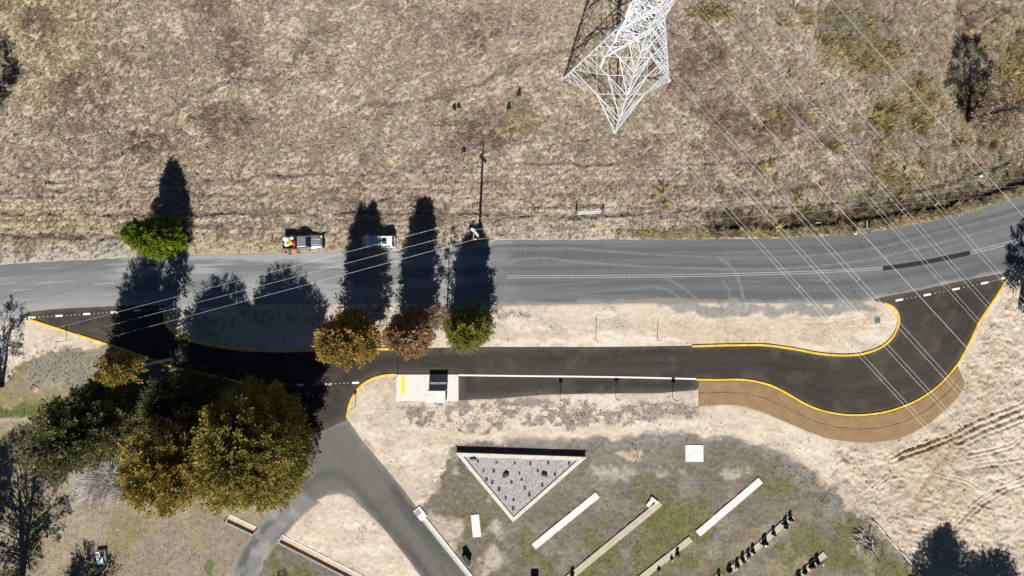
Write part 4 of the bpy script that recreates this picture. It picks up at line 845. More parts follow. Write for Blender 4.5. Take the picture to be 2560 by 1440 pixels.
def wire_pts(L, side, z, c, off=0.0, s0=-160, s1=160):
    out = []
    for s_ in np.concatenate([np.linspace(s0, -40, 14), np.linspace(-36, 96, 34), np.linspace(102, s1, 8)]):
        cc_ = c * .85 if s_ < 0 else c; zz = z - cc_ * abs(s_) + cc_ / 330 * s_ * s_
        p = TB_ + ARM * (L * side + off) + DIR * float(s_); out.append((p.x, p.y, zz))
    return out
nm = {(0, 1): 'top', (1, 1): 'middle', (2, 1): 'bottom', (0, -1): 'top', (1, -1): 'middle', (2, -1): 'bottom'}
for li, (zw, L) in enumerate(PH):
    for s_ in (1, -1):
        t = thing('conductor_pair', f"twin power conductors, {nm[(li, s_)]} pair on the {'right' if s_ > 0 else 'left'} circuit of the pylon", 'power line', TB_ + Vector((0, 0, zw)), 0, 'twin conductors strung from the pylon')
        for o_ in (-.21, .21): MB().tube([Vector(p) - t.location for p in wire_pts(L, s_, zw - .35, .105, o_)], .0115, 5).build('wire', M['wire'], t)
        for sp in (14, 33, 52, 74):
            base_ = ARM * (L * s_) + DIR * sp + Vector((0, 0, -.35 - .105 * sp + .105 / 330 * sp * sp)); MB().bar(base_ - ARM * .24, base_ + ARM * .24, .05).build('spacer', M['steel'], t)
for s_ in (1, -1):
    t = thing('earth_wire', f"single earth wire on the {'right' if s_ > 0 else 'left'} side of the pylon", 'power line', TB_ + Vector((0, 0, 37.4)), 0, 'earth wires over the pylon')
    MB().tube([Vector(p) - t.location for p in wire_pts(5.5, s_, 37.4, .082)], .0145, 5).build('wire', M['wire'], t)

# ------------------------------------------------------------------ street power pole and its three wires
PB = P(1198, 594); PH_ = 12.4
po = thing('power_pole', 'grey timber power pole with crossarm above the road', 'power pole', PB)
MB().tube([(0, 0, -.3), (0, 0, PH_ * .5), (0, 0, PH_)], [.19, .165, .13], 10).build('pole', M['timber'], po, smooth=True)
ca = MB().box((0, .1, PH_ - .45), (.13, 2.5, .13), R(-6)).build('crossarm', M['timber'], po)
tr_ = MB().tube([(-.35, .25, PH_ - .9), (.42, -.62, PH_ - .9)], .17, 10).build('fuse_unit', M['insul'], po)
INS = [(-.10, 1.3, PH_ - .15), (0, 0, PH_ + .22), (.14, -1.1, PH_ - .15)]
for p in INS: MB().tube([(p[0], p[1], PH_ - .4), p], [.07, .09], 8).build('insulator', M['insul'], po)
MB().bar((0, .9, PH_ - .45), (0, .05, PH_ - 1.2), .03).build('arm_brace', M['post_dark'], po); MB().bar((0, -.7, PH_ - .45), (0, -.05, PH_ - 1.2), .03).build('arm_brace', M['post_dark'], po)
def street_wire(i_, label, left_px, right_px):
    a = Vector(INS[i_]) + PB; t = thing('street_wire', label, 'power line', a, 0, 'street wires on the power pole'); pts = []
    for (ex, ey, ez, sag) in ((left_px[0], left_px[1], 8.6, 1.1), (right_px[0], right_px[1], 10.6, .7)):
        k_ = (CAM_H - ez) / CAM_H; e = P(ex, ey); e = Vector((e.x * k_, e.y * k_, ez)); half = []
        for q_ in range(25):
            u = q_ / 24; p = a.lerp(e, u); p.z -= sag * 4 * u * (1 - u); half.append(p - a)
        pts = half[::-1][:-1] + half if not pts else pts
        if len(pts) == 49 and ex == right_px[0]: pts = pts[:25] + half[1:]
    MB().tube(pts, .0105, 5).build('wire', M['wire'], t)
street_wire(0, 'street wire on the upper end of the pole crossarm', (-700, 1035), (3000, 408))
street_wire(1, 'street wire carried at the pole top, middle of three', (-700, 1065), (3000, 428))
street_wire(2, 'street wire on the lower end of the pole crossarm', (-700, 1100), (3000, 446))

# ------------------------------------------------------------------ fences
def wire_fence(label, line_px, step, h, cat='fence', jit=.1, wires=(.35, .7, 1.05), post=.035, skip=None):
    ln = smooth_line(P2(line_px), 6); seg = np.concatenate([[0], np.cumsum(np.hypot(*np.diff(ln, axis=0).T))]); o = Vector((*ln[0], 0)); t = thing('wire_fence', label, cat, o)
    n = int(seg[-1] / step); q = random.Random(3); tops = []
    for k_ in range(n + 1):
        d = k_ * step + q.uniform(-.4, .4) * (0 < k_ < n); x, y = np.interp(d, seg, ln[:, 0]), np.interp(d, seg, ln[:, 1]); z = gz(x, y); hh = h * q.uniform(.9, 1.1)
        a = Vector((x, y, z - .1)) - o; b = a + Vector((q.uniform(-jit, jit), q.uniform(-jit, jit), hh + .1)); tops.append((a, b))
        if skip and skip[0] < 1280 + S * x < skip[1]: continue
        MB().tube([a, b], [post * 1.1, post], 5).build('post', M['timber'], t)
    for wz in wires: MB().tube([a.lerp(b, wz / (h + .1)) for a, b in tops], .008, 3).build('strand', M['wire'], t)
    return t
wire_fence('post and wire fence along the pasture side of the main road', [(-120, 529), (300, 530), (640, 527), (1100, 526), (1440, 536), (1510, 533), (1700, 521), (1920, 511), (2060, 504), (2200, 488), (2350, 455), (2560, 386), (2760, 320)], 3.5, 1.2, skip=(1446, 1503))
wire_fence('short post and wire fence at the left edge beside the green strip', [(-160, 1041), (0, 1042), (105, 1042), (165, 1040)], 2.35, 1.25)
ga = P(1440, 534); gt = thing('farm_gate', 'pale galvanised farm gate between two dark posts above the road', 'gate', ga)
ge = P(1504, 530) - ga
for k_, (px, h_) in enumerate((((1440, 536), 1.9), ((1506, 531), 1.5))):
    p = P(*px) - ga; MB().tube([(p.x, p.y, -.2), (p.x, p.y, h_)], [.13, .11], 8).build('post', M['timber'], gt)
e2 = ge.normalized()
for z in (.25, .5, .75, .98, 1.2): MB().tube([e2 * .2 + Vector((0, -.25 + z * .28, z)), ge - e2 * .2 + Vector((0, -.25 + z * .28, z))], .035, 6).build('rail', M['steel'], gt)
for u in (.06, .5, .94): MB().tube([ge * u + Vector((0, -.18, .25)), ge * u + Vector((0, .09, 1.2))], .03, 6).build('upright', M['steel'], gt)
for k_, px in enumerate(((2160, 568), (2047, 557))):
    p = P(*px); p.z = gz(p.x, p.y)
    t = thing('culvert_marker', ['grey steel guard rail end in the ditch near the curve', 'short white rail lying in the ditch reeds'][k_], 'rail', p)
    if k_ == 0:
        MB().box((0, .25, .75), (.16, 1.25, .10), 0).build('rail', M['box_grey'], t); MB().box((-.05, -.3, .7), (.7, .09, .08)).build('cross_rail', M['box_grey'], t)
        for yy in (-.3, .75): MB().tube([(0, yy, -.4), (0, yy, .75)], .06, 6).build('post', M['box_grey'], t)
    else:
        MB().box((0, 0, .85), (.75, .12, .10)).build('rail', M['sign_face'], t)
        for xx in (-.25, .25): MB().tube([(xx, 0, -.4), (xx, 0, .82)], .05, 6).build('post', M['box_grey'], t)

# ------------------------------------------------------------------ vehicles (built facing +x, ground at z = 0)
def rsec(x, hw, zb, zt, tuck=.90, crown_=.03):
    zm = (zb + zt) / 2; r = [(x, -hw * .94, zb), (x, -hw, zb + .12), (x, -hw, zm + (zt - zm) * .3), (x, -hw * tuck, zt - .05), (x, -hw * tuck * .86, zt), (x, 0, zt + crown_)]
    return r + [(x, -p[1], p[2]) for p in r[:-1][::-1]]
def wheel(t, x, y, r=.37, w_=.25):
    o = MB().tube([(x, y - w_ / 2, r), (x, y - w_ * .35, r), (x, y + w_ * .35, r), (x, y + w_ / 2, r)], [r * .9, r, r, r * .9], 18).build('wheel', M['rubber'], t)
    s_ = 1 if y > 0 else -1; MB().tube([(x, y + s_ * w_ * .38, r), (x, y + s_ * w_ * .53, r)], [r * .62, r * .55], 14).build('rim', M['rim'], o)
def quad(name, pts, m, t, off=None, th=.012):
    a, b, c = [Vector(p) for p in pts[:3]]; n = (b - a).cross(c - b).normalized(); mb = MB(); n_ = len(pts)
    mb.add([Vector(p) + n * th for p in pts] + [Vector(p) - n * .01 for p in pts], [tuple(range(n_)), tuple(range(n_, 2 * n_))[::-1]] + [(i, n_ + i, n_ + (i + 1) % n_, (i + 1) % n_) for i in range(n_)])
    return mb.build(name, m, t)
def cabin(t, m, xs, hw0, hw1, z0, z1, name='cabin'):
    xb0, xt0, xt1, xb1 = xs       # rear bottom, rear top, front top, front bottom
    lo = [(xb0, -hw0, z0), (xb1, -hw0 * .97, z0), (xb1, hw0 * .97, z0), (xb0, hw0, z0)]; hi = [(xt0, -hw1, z1), (xt1, -hw1 * .96, z1), (xt1, hw1 * .96, z1), (xt0, hw1, z1)]
    c = MB().add(lo + hi, [(0, 3, 2, 1), (4, 5, 6, 7), (0, 1, 5, 4), (1, 2, 6, 5), (2, 3, 7, 6), (3, 0, 4, 7)]).build(name, m, t, bevel=.07)
    def pt(i, u, v):      # side i, u along, v up
        a, b = lo[i], lo[(i + 1) % 4]; d, e = hi[i], hi[(i + 1) % 4]; p = Vector(a).lerp(Vector(b), u); q = Vector(d).lerp(Vector(e), u); return p.lerp(q, v)
    return pt
ute = thing('utility_truck', 'silver utility truck with a loaded tray parked on the road verge', 'ute', P(763.5, 606), R(1))
B = [rsec(-2.6, .86, .55, .92), rsec(-2.45, .9, .42, .98), rsec(-.72, .92, .38, 1.0), rsec(.0, .92, .38, 1.02), rsec(.9, .92, .38, 1.08), rsec(1.15, .92, .40, 1.10, .92, .04), rsec(1.9, .90, .42, 1.06, .9, .05), rsec(2.32, .84, .45, .97, .88, .04), rsec(2.48, .72, .5, .82, .85, .02)]
MB().loft(B).build('body', M['silver'], ute, smooth=False, bevel=.02)
pt = cabin(ute, M['silver'], (-.72, -.62, .50, 1.18), .88, .72, 1.0, 1.76)
quad('windscreen', [pt(1, .06, .07), pt(1, .94, .07), pt(1, .92, .93), pt(1, .08, .93)], M['glass'], ute)
quad('rear_window', [pt(3, .1, .15), pt(3, .9, .15), pt(3, .86, .85), pt(3, .14, .85)], M['glass'], ute)
for sd in (0, 2):
    for a_, b_ in ((.08, .44), (.48, .86)): u0, u1 = (a_, b_) if sd == 0 else (1 - b_, 1 - a_); quad('side_window', [pt(sd, u0, .12), pt(sd, u1, .12), pt(sd, u1 * .88 + .03, .86), pt(sd, u0 * .9 + .04, .86)], M['glass'], ute)
for y in (-.35, .35): MB().box((1.72, y, 1.115), (1.1, .10, .035)).build('bonnet_ridge', M['silver'], ute, bevel=.012)
MB().box((2.56, 0, .62), (.18, 1.62, .34)).tube([(2.66, -.75, .5), (2.68, -.62, 1.0), (2.68, .62, 1.0), (2.66, .75, .5)], .045, 6).build('bull_bar', M['black'], ute, bevel=.02)
for y in (-.66, .66):
    MB().box((2.40, y, .86), (.2, .30, .14), -.3 if y > 0 else .3).build('headlight', M['clear_lens'], ute); MB().box((-2.64, y * 1.18, .82), (.05, .16, .3)).build('tail_light', M['red_lens'], ute); MB().box((.98, y * 1.62, 1.12), (.12, .22, .16)).build('mirror', M['black'], ute)
for x in (-1.6, 1.62):
    for y in (-.80, .80): wheel(ute, x, y)
tray = MB()
for y in (-.84, .84): tray.box((-1.70, y, 1.12), (1.86, .06, .32))
tray.box((-2.62, 0, 1.10), (.06, 1.7, .34)).box((-.80, 0, 1.2), (.06, 1.7, .46)).box((-1.7, 0, .99), (1.86, 1.68, .05)); tray.build('tray', M['black'], ute)
MB().tube([(-.80, -.8, 1.2), (-.80, -.8, 1.9), (-.80, .8, 1.9), (-.80, .8, 1.2)], .04, 6).build('headboard', M['black'], ute)
MB().tube([(-.60, -.1, 1.76), (-.62, -.1, 2.5)], .012, 4).build('aerial', M['black'], ute)
def lump(name, label, cat, px, z, r, m, seed, flat=1.0, world=None):
    bm = bmesh.new(); bmesh.ops.create_icosphere(bm, subdivisions=3, radius=1); q = random.Random(seed); ph_ = [Vector((q.gauss(0, 1), q.gauss(0, 1), q.gauss(0, 1))) for _ in range(7)]
    for v in bm.verts:
        d = v.co.copy(); k_ = 1 + sum(.07 * math.sin(3 * d.dot(p) + i_) for i_, p in enumerate(ph_)); v.co = Vector((d.x * r[0] * k_, d.y * r[1] * k_, max(-.75, d.z) * r[2] * k_))
    me = bpy.data.meshes.new(name); bm.to_mesh(me); bm.free(); me.materials.append(m); me.polygons.foreach_set('use_smooth', [True] * len(me.polygons))
    o = link(name, me); o.location = (px.x, px.y, z + r[2] * .75); tag(o, label, cat); return o
U = lambda x, y: Vector((ute.location.x + x, ute.location.y + y, 0))
lump('white_sack', 'big white sack filling the rear of the ute tray', 'sack', U(-2.15, .38), 1.02, (.42, .36, .28), M['white_bag'], 1)
lump('white_sack', 'smaller white sack behind the orange bundle in the tray', 'sack', U(-2.2, -.35), 1.02, (.3, .34, .24), M['white_bag'], 2)
lump('white_sack', 'white sack at the front of the tray, nearest the fence', 'sack', U(-1.5, .50), 1.02, (.3, .24, .26), M['white_bag'], 3)
lump('tarp_bundle', 'orange yellow tarp bundle in the middle of the ute tray', 'bundle', U(-1.62, -.08), 1.02, (.36, .44, .34), M['orange_tarp'], 4)
lump('red_crate_load', 'red plastic load against the ute cab', 'load', U(-1.08, -.25), 1.02, (.18, .45, .28), M['red_plastic'], 5)

van = thing('white_wagon', 'white wagon with roof bars and dark sunroof parked half in tree shade', 'van', P(950, 605), R(180))
B = [rsec(-2.2, .70, .5, .82, .9), rsec(-2.12, .80, .38, .95, .92), rsec(-1.6, .84, .34, 1.0, .94), rsec(1.2, .84, .34, 1.0, .94), rsec(1.75, .82, .36, .96, .93), rsec(2.08, .76, .40, .84, .9), rsec(2.18, .64, .5, .72, .88)]
MB().loft(B).build('body', M['white_paint'], van, bevel=.02)
pt = cabin(van, M['white_paint'], (-2.12, -1.92, 1.35, 2.0), .80, .71, .98, 1.82)
quad('windscreen', [pt(1, .06, .06), pt(1, .94, .06), pt(1, .93, .95), pt(1, .07, .95)], M['glass'], van); quad('rear_window', [pt(3, .08, .2), pt(3, .92, .2), pt(3, .9, .9), pt(3, .1, .9)], M['glass'], van)
for sd in (0, 2):
    for a_, b_ in ((.05, .30), (.33, .58), (.61, .86)): u0, u1 = (a_, b_) if sd == 0 else (1 - b_, 1 - a_); quad('side_window', [pt(sd, u0, .18), pt(sd, u1, .18), pt(sd, u1 * .97 + .01, .84), pt(sd, u0 * .97 + .02, .84)], M['glass'], van)
for x in (.72, -.42): MB().box((x, 0, 1.875), (.07, 1.46, .05)).build('roof_bar', M['black'], van)
for y in (-.68, .68): MB().box((-.2, y, 1.85), (3.0, .05, .05)).build('roof_rail', M['black'], van)
MB().box((-.92, -.02, 1.838), (.78, .98, .03)).build('sunroof', M['white_paint'], van, bevel=.01); MB().box((-.92, -.02, 1.858), (.62, .80, .02)).build('sunroof_glass', M['glass'], van)
for y in (-.6, .6):
    MB().box((2.06, y, .74), (.2, .28, .16), -.35 if y > 0 else .35).build('headlight', M['clear_lens'], van); MB().box((-2.17, y * 1.15, .95), (.06, .14, .4)).build('tail_light', M['red_lens'], van); MB().box((1.35, y * 1.55, 1.08), (.12, .2, .16)).build('mirror', M['white_paint'], van)
MB().box((2.18, 0, .52), (.1, 1.3, .2)).build('bumper', M['black'], van, bevel=.03)
for x in (-1.35, 1.35):
    for y in (-.74, .74): wheel(van, x, y, .33, .22)

# ------------------------------------------------------------------ people
def person(label, px, rotz, joints, seed):
    """joints: dict name -> (x, y, z); faces +y. One skinned body, clothing by region."""
    J = dict(joints); E = [('hip', 'spine'), ('spine', 'chest'), ('chest', 'neck'), ('neck', 'head'), ('head', 'crown_')]; rad = dict(hip=.15, spine=.15, chest=.17, neck=.062, head=.10, crown_=.085)
    for s_ in 'LR':
        E += [('chest', 'sh' + s_), ('sh' + s_, 'el' + s_), ('el' + s_, 'wr' + s_), ('wr' + s_, 'pa' + s_), ('hip', 'hp' + s_), ('hp' + s_, 'kn' + s_), ('kn' + s_, 'an' + s_), ('an' + s_, 'to' + s_)]
        rad.update({'sh' + s_: .085, 'el' + s_: .055, 'wr' + s_: .036, 'pa' + s_: .034, 'hp' + s_: .105, 'kn' + s_: .072, 'an' + s_: .052, 'to' + s_: .045})
        w_, p_ = Vector(J['wr' + s_]), Vector(J['pa' + s_]); d = (p_ - w_).normalized(); sd = d.cross(Vector((0, 0, 1))); sd = sd.normalized() if sd.length > .1 else Vector((1, 0, 0)); sg = -1 if s_ == 'L' else 1
        for f_ in range(4):
            L_ = (.075, .085, .08, .06)[f_]; b0 = p_ + sd * (f_ - 1.5) * .021 + d * .015; b1 = b0 + d * L_ * .55 + Vector((0, 0, -.008)); b2 = b1 + d * L_ * .35 + Vector((0, 0, -.025))
            for k_, v in enumerate((b0, b1, b2)): J[f'f{f_}{k_}{s_}'] = tuple(v); rad[f'f{f_}{k_}{s_}'] = .0095
            E += [('pa' + s_, f'f{f_}0{s_}'), (f'f{f_}0{s_}', f'f{f_}1{s_}'), (f'f{f_}1{s_}', f'f{f_}2{s_}')]
        t0 = w_.lerp(p_, .5) + sd * sg * .035; t1 = t0 + sd * sg * .03 + d * .04; J['t0' + s_], J['t1' + s_] = tuple(t0), tuple(t1); rad['t0' + s_], rad['t1' + s_] = .013, .010; E += [('wr' + s_, 't0' + s_), ('t0' + s_, 't1' + s_)]
    names = list(J); me = bpy.data.meshes.new('body'); me.from_pydata([J[n] for n in names], [(names.index(a), names.index(b)) for a, b in E], [])
    tmp = bpy.data.objects.new('body', me); col.objects.link(tmp); md = tmp.modifiers.new('skin', 'SKIN'); ss = tmp.modifiers.new('sub', 'SUBSURF'); ss.levels = ss.render_levels = 1
    for i_, n in enumerate(names): sv = me.skin_vertices[0].data[i_]; sv.radius = (rad[n], rad[n]); sv.use_root = n == 'hip'
    dg = bpy.context.evaluated_depsgraph_get(); bm_ = bpy.data.meshes.new_from_object(tmp.evaluated_get(dg)); bpy.data.objects.remove(tmp)
    bm_.materials.clear()
    for k_ in ('orange', 'navy', 'boot', 'skin'): bm_.materials.append(M[k_])
    hipz = J['hip'][2]; neck = Vector(J['neck']); wr = [Vector(J['wrL']), Vector(J['wrR'])]; pa = [Vector(J['paL']), Vector(J['paR'])]; head = Vector(J['head'])
    for p in bm_.polygons:
        c = p.center; p.use_smooth = True
        if (c - head).length < .19 and c.z > neck.z + .02: mi = 3
        elif min((c - w_).length for w_ in wr + pa) < .085 or min((c - q_).length for q_ in pa) < .16: mi = 3
        elif c.z < .11: mi = 2
        elif c.z < hipz - .02: mi = 1
        else: mi = 0
        p.material_index = mi
    t = thing('person', label, 'person', P(*px), rotz, 'road workers beside the ute'); link('body', bm_, t)
    hd_ = Vector(J['head']); hb = MB()
    ring = []; hat = lambda z, r_: [(hd_.x + math.cos(a) * r_, hd_.y + math.sin(a) * r_ * 1.12, z) for a in [k_ * math.pi / 7 for k_ in range(14)]]
    hb.loft([hat(hd_.z + .04, .122), hat(hd_.z + .09, .118), hat(hd_.z + .14, .085), hat(hd_.z + .16, .02)]); hb.build('hair', M['hair'], t, smooth=True)
    MB().box((hd_.x, hd_.y + .115, hd_.z - .01), (.03, .035, .045), taper=.6).build('nose', M['skin'], t)
    for x_ in (-.036, .036): MB().box((hd_.x + x_, hd_.y + .10, hd_.z + .03), (.028, .014, .014)).build('eye', M['hair'], t)
    MB().box((hd_.x, hd_.y + .10, hd_.z - .055), (.05, .014, .012)).build('mouth', M['red_plastic'], t)
    for x_ in (-.11, .11): MB().box((hd_.x + x_, hd_.y, hd_.z + .01), (.02, .05, .065)).build('ear', M['skin'], t)
    return t
stand = dict(hip=(0, 0, .95), spine=(0, .02, 1.12), chest=(0, .04, 1.34), neck=(0, .06, 1.50), head=(0, .08, 1.62), crown_=(0, .08, 1.70), shL=(-.19, .03, 1.42), elL=(-.26, .16, 1.17), wrL=(-.20, .40, 1.14), paL=(-.19, .47, 1.14), shR=(.19, .03, 1.42), elR=(.27, .12, 1.16), wrR=(.20, .34, 1.06), paR=(.18, .41, 1.05),
             hpL=(-.10, 0, .90), knL=(-.12, .03, .50), anL=(-.13, -.02, .09), toL=(-.15, .14, .05), hpR=(.10, 0, .90), knR=(.13, -.01, .50), anR=(.15, -.10, .09), toR=(.18, .06, .05))
lean_ = dict(hip=(0, -.08, .93), spine=(0, .05, 1.10), chest=(0, .24, 1.25), neck=(0, .38, 1.37), head=(0, .47, 1.46), crown_=(0, .50, 1.54), shL=(-.19, .28, 1.32), elL=(-.25, .50, 1.18), wrL=(-.18, .72, 1.16), paL=(-.17, .79, 1.15), shR=(.19, .28, 1.32), elR=(.24, .52, 1.20), wrR=(.15, .74, 1.19), paR=(.14, .81, 1.18),
             hpL=(-.10, -.06, .88), knL=(-.11, .02, .49), anL=(-.12, -.10, .09), toL=(-.13, .06, .05), hpR=(.10, -.06, .88), knR=(.12, .0, .49), anR=(.14, -.16, .09), toR=(.16, .0, .05))
person('person in orange hi vis shirt standing behind the ute tray', (725, 634), R(-18), stand, 1)
person('person in orange hi vis shirt leaning into the ute tray', (745, 631), R(4), lean_, 2)

# ------------------------------------------------------------------ bus shelter
sp_ = P(1095, 984); sh_ = thing('bus_shelter', 'white roofed bus shelter standing on the concrete pad', 'bus shelter', Vector((sp_.x, sp_.y, .15)))
MB().box((0, -.02, 2.42), (2.48, 1.55, .09)).build('roof', M['beam_white'], sh_, bevel=.015)
MB().box((0, -.62, 1.0), (2.36, .05, 1.95)).build('back_wall', M['black'], sh_)
MB().box((0, -.62, 2.08), (2.36, .05, .04)).build('top_rail', M['steel'], sh_)
for x in (-1.18, 1.18):
    MB().box((x, -.22, 1.18), (.05, .76, 2.35)).build('side_panel', M['black'], sh_)
    for y in (-.62, .60): MB().box((x, y, 1.18), (.08, .08, 2.38)).build('post', M['steel'], sh_)
MB().box((0, -.62, 2.2), (.05, .05, .36)).build('post', M['steel'], sh_)
bn = MB().box((0, -.30, .46), (1.9, .38, .05)).build('bench', M['timber'], sh_)
for x in (-.8, .8): MB().box((x, -.30, .22), (.06, .3, .44)).build('bench_leg', M['steel'], bn)

# ------------------------------------------------------------------ signs and posts
def sign(label, px, h, plate, rot=0.0, n=None):
    t = thing('road_sign', label, 'sign', P(*px, 0), rot); MB().tube([(0, 0, -.2), (0, 0, h)], .038, 8).build('post', M['post_dark'], t)
    if plate:
        pw, ph__ = plate; MB().box((0, .045, h - ph__ / 2), (pw, .02, ph__)).build('plate', M['sign_back'], t, bevel=.004); MB().box((0, .0585, h - ph__ / 2), (pw * .94, .003, ph__ * .96)).build('face', M['sign_face'], t)
        for z in (h - ph__ * .3, h - ph__ * .7): MB().box((0, .03, z), (.12, .04, .03)).build('bracket', M['post_dark'], t)
    return t
sign('sign on thin post below the bus bay, left of three', (1400, 995), 2.75, (.46, .62)); sign('sign on thin post below the bus bay, middle of three', (1539, 993), 2.70, (.58, .40)); sign('sign on thin post below the bus bay, right of three', (1681, 995), 2.85, (.44, .66))
sign('tall bare sign post at the corner of the bus stop pad', (993, 941), 2.9, None); sign('sign post on the sandy left corner beside the yellow kerb', (165, 852), 2.2, (.16, .55))
sign('sign on thin post inside the curved kerb left of the bus stop', (888, 1016), 2.35, (.42, .55), R(24)); sign('bare steel post on the sandy island, left of two', (1489, 849), 3.1, None); sign('bare steel post on the sandy island, right of two', (1643, 849), 2.95, None)

# ------------------------------------------------------------------ pits, boxes and small site items
def grate(label, px, sz, rot=0):
    t = thing('drain_pit', label, 'drain', P(*px), rot); MB().box((0, 0, .02), (sz + .12, sz + .12, .12)).build('surround', M['concrete_g'], t)
    for k_ in range(7): MB().box((-sz / 2 + sz * (k_ + .5) / 7, 0, .088), (sz / 11, sz, .02)).build('bar', M['grate'], t)
    MB().box((0, 0, .083), (sz, sz, .004)).build('well_shade_plate', M['black'], t); return t  # flat black plate under the bars, its colour standing for the unlit pit
grate('square steel drain grate on the right end of the sandy island', (2193, 801), .72)
gb = thing('utility_box', 'blue grey utility box at the right edge on the sand', 'box', P(2549, 768)); MB().box((0, 0, .4), (.62, .68, .85)).build('cabinet', M['box_grey'], gb, bevel=.03); MB().box((0, 0, .85), (.68, .74, .06)).build('lid', M['box_grey'], gb, bevel=.015); MB().box((.0, -.345, .42), (.5, .015, .66)).build('door', M['box_grey'], gb)
def litter(name, label, px, size, m, rot):
    q = random.Random(px[0]); p = P(*px); t_ = MB(); n_ = 6; ring = [(math.cos(k_ * 1.047 + rot) * size * q.uniform(.7, 1.2), math.sin(k_ * 1.047 + rot) * size * .7 * q.uniform(.7, 1.2)) for k_ in range(n_)]
    t_.loft([[(a, b, -.02) for a, b in ring], [(a * 1.05, b * 1.05, size * .35) for a, b in ring], [(a * .6, b * .6, size * .75) for a, b in ring]]); o = t_.build(name, m, smooth=True); o.location = (p.x, p.y, gz(p.x, p.y) + .02); return tag(o, label, 'litter')
litter('plastic_bag', 'white plastic bag in the grass near the upper right fence', (2449, 441), .32, M['white_bag'], .3); litter('plastic_bag', 'small white bag on the verge left of the parked ute', (608, 541), .22, M['white_bag'], .8)
litter('plastic_bag', 'pale pinkish rubbish on the left end of the verge', (100, 548), .22, M['fl_white'], .5); litter('plastic_bag', 'white rubbish beside the road below the ditch reeds', (2138, 584), .22, M['white_bag'], 1.1)
litter('orange_scrap', 'tiny orange scrap beside the road near the guard rail', (2181, 579), .11, M['fl_orange'], .2); litter('plastic_bag', 'dark blue grey dumped bag in the ditch near the right edge', (2478, 478), .34, M['box_grey'], .2)
ci_ = thing('iron_sheet', 'faded pink corrugated iron sheet lying on the lawn at left', 'iron sheet', P(88, 972), R(-30)); cv = MB(); n_ = 24
cv.add([(-.62 + 1.24 * k_ / n_ * 1, -.36 if s_ == 0 else .36, .07 + .03 * math.sin(k_ * math.pi / 2 * .9)) if False else ((-.62 if s_ == 0 else .62), -.36 + .72 * k_ / n_, .08 + .028 * math.sin(k_ * 1.57)) for s_ in (0, 1) for k_ in range(n_ + 1)], [(k_, n_ + 1 + k_, n_ + 2 + k_, k_ + 1) for k_ in range(n_)]); o = cv.build('sheet', M['corr_pink'], ci_, smooth=True); sm_ = o.modifiers.new('s', 'SOLIDIFY'); sm_.thickness = .012
MB().box((-.4, 0, .02), (.06, .7, .05)).build('batten', M['timber'], ci_); MB().box((.4, 0, .02), (.06, .7, .05)).build('batten', M['timber'], ci_)

# box drains (open concrete channels)
def box_drain(label, line):
    a, b = [Vector((*p, 0)) for p in (P2(line)[0], P2(line)[-1])]; d = (b - a); L = d.length; an = math.atan2(d.y, d.x); t = thing('box_drain', label, 'drain', a, an); n = max(1, round(L / 2.4))
    for k_ in range(n):
        x0 = L * k_ / n; l = L / n - .015
        MB().box((x0 + l / 2, -.58, -.15), (l, .13, .44)).build('lower_wall', M['concrete_g'], t, bevel=.01); MB().box((x0 + l / 2, .60, -.15), (l, .20, .44)).build('upper_wall', M['concrete'], t, bevel=.01)
        MB().box((x0 + l / 2, .005, -.36), (l, 1.03, .06)).build('floor', M['pink_timber'], t)
    MB().box((-.07, 0, -.15), (.12, 1.38, .44)).build('end_wall', M['concrete_g'], t); return t
box_drain('long open concrete drain running to the lower edge beside the sand', DRAIN1); box_drain('short open concrete drain at the foot of the big olive tree', DRAIN2[:2])
# boxed pad with pickets
bp = thing('valve_box', 'white and pale blue lidded box inside thin pickets on the lawn', 'box', P(258, 1390), R(8))
MB().box((0, 0, .25), (1.25, 1.75, .6)).build('base', M['concrete_g'], bp, bevel=.02); MB().box((-.12, -.42, .62), (.86, .84, .12)).build('lid', M['pale_blue'], bp, bevel=.01); MB().box((-.32, .46, .60), (.55, .76, .10)).build('lid', M['beam_white'], bp, bevel=.01); MB().box((.25, .45, .556), (.6, .74, .012)).build('hole_shade_plate', M['black'], bp); MB().box((.42, -.42, .556), (.2, .82, .012)).build('hole_shade_plate', M['black'], bp)  # thin black plates paint in the darkness of the hole beside the lids
for x, y, h_ in ((-.62, 1.15, 1.3), (.62, 1.2, 1.4), (.85, -.65, 1.25), (-.8, -.8, .9)): MB().tube([(x, y, -.2), (x, y, h_)], .025, 5).build('picket', M['post_dark'], bp)
for a_, b_ in (((-1.1, .65, .08), (-.5, 1.15, .12)), ((-.7, -1.25, .1), (-.2, -.8, .1)), ((.3, -.9, .1), (.9, -.62, .1))): MB().bar(a_, b_, .06).build('rail', M['dead_wood'], bp)

